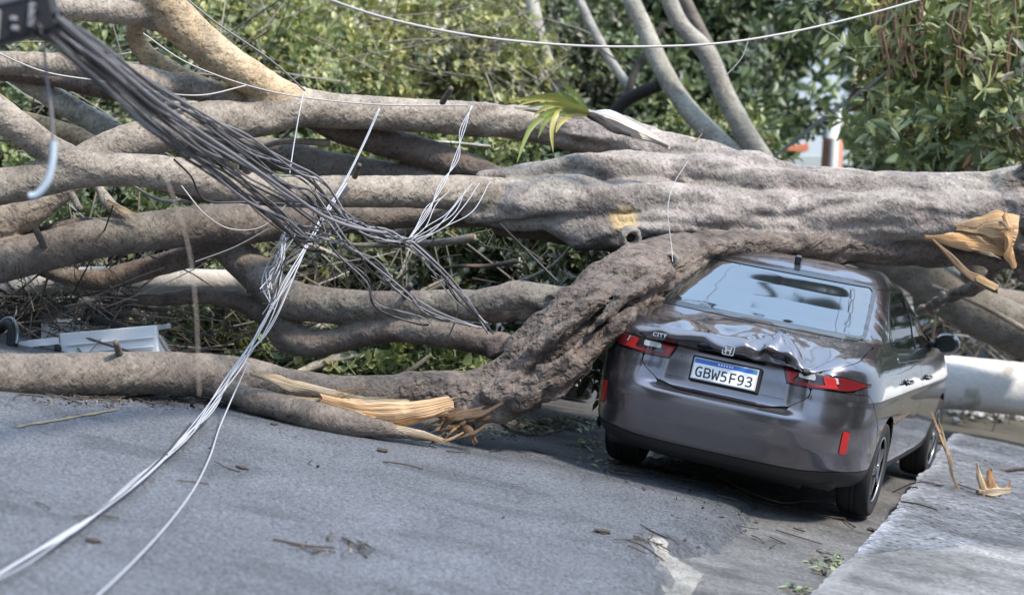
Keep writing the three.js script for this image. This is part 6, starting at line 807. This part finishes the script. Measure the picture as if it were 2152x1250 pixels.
  // rubble where the pavement ends
  const st = []; for (let i = 0; i < 90; i++) { const q = ground(1995 + r() * 200, 868 + r() * 34), g = new THREE.DodecahedronGeometry(0.02 + 0.07 * r() * r(), 0); g.rotateX(r() * 6); g.rotateY(r() * 6); g.scale(1, 0.7, 1.2); g.translate(q.x, 0.08 + 0.05 * r(), q.z); const k = 0.16 + 0.4 * r() * r(), c = new Float32Array(g.attributes.position.count * 3).fill(k); g.setAttribute('color', new THREE.BufferAttribute(c, 3)); st.push(g); }
  const rb = mesh('rubble', mergeGeometries(st), STD({ vertexColors: true })); rb.userData.kind = 'stuff';
}
{ const a = ground(30, 917), b = ground(240, 880), d = b.clone().sub(a), L = d.length(), g = new THREE.PlaneGeometry(L, 0.04, 40, 2).rotateX(-Math.PI / 2), P = g.attributes.position, X = d.clone().normalize(), Y = V(-X.z, 0, X.x); for (let i = 0; i < P.count; i++) { const u = P.getX(i) + L / 2, w = P.getZ(i) * (0.7 + 0.4 * noise3(u * 9, 1, P.getZ(i) > 0 ? 3 : 8)), x = a.x + X.x * u + Y.x * w, z = a.z + X.z * u + Y.z * w; P.setXYZ(i, x, roadTop(x, z) + 0.005, z); } g.computeVertexNormals(); struct('road_marking', g, STD({ color: lin(0).setRGB(0.32, 0.25, 0.15), roughness: 0.8, map: asphaltMap })); }
{ const pts = [[925, 934], [1040, 948], [1160, 965], [1290, 985], [1400, 1003], [1500, 1022]].map(([x, y]) => { const q = ground(x, y); return V(q.x, roadTop(q.x, q.z) + 0.004, q.z + 0.03); }); tag(mesh('dry_vine', tube(pts, 0.006, 60, 5), STD({ color: lin(0).setRGB(0.36, 0.29, 0.2), roughness: 0.9 })), 'long thin dry stem along the edge of the asphalt behind the splintered wood', 'stem'); }
{ const q = ground(1720, 1058); const pts = [[1500, 1005], [1560, 1035], [1640, 1062], [1700, 1060], [1740, 1066], [1810, 1074]].map(([x, y]) => { const p = ground(x, y); return V(p.x, roadTop(p.x, p.z) + 0.02, p.z); }); tag(mesh('twig', tube(pts, 0.006, 50, 5), STD({ color: lin(0).setRGB(0.2, 0.17, 0.13), roughness: 0.9 })), 'thin bent twig on the gutter under the rear of the sedan', 'twig'); }
{ // scrap of white paper or plastic under the bumper
  const g = new THREE.PlaneGeometry(0.34, 0.12, 24, 8), P = g.attributes.position; for (let i = 0; i < P.count; i++) P.setZ(i, 0.05 * fbm(P.getX(i) * 9, P.getY(i) * 14, 3, 3) + 0.02 * noise3(P.getX(i) * 30, P.getY(i) * 30, 1)); g.computeVertexNormals(); const m = mesh('plastic_scrap', g, STD({ color: lin(0).setRGB(0.5, 0.53, 0.56), roughness: 0.5, side: THREE.DoubleSide })); m.position.copy(ground(1385, 950, 0.06)); m.rotation.set(-0.9, -0.1, 0); tag(m, 'crumpled pale plastic scrap on the road under the rear bumper', 'plastic scrap'); }

renderer.render(scene, camera);
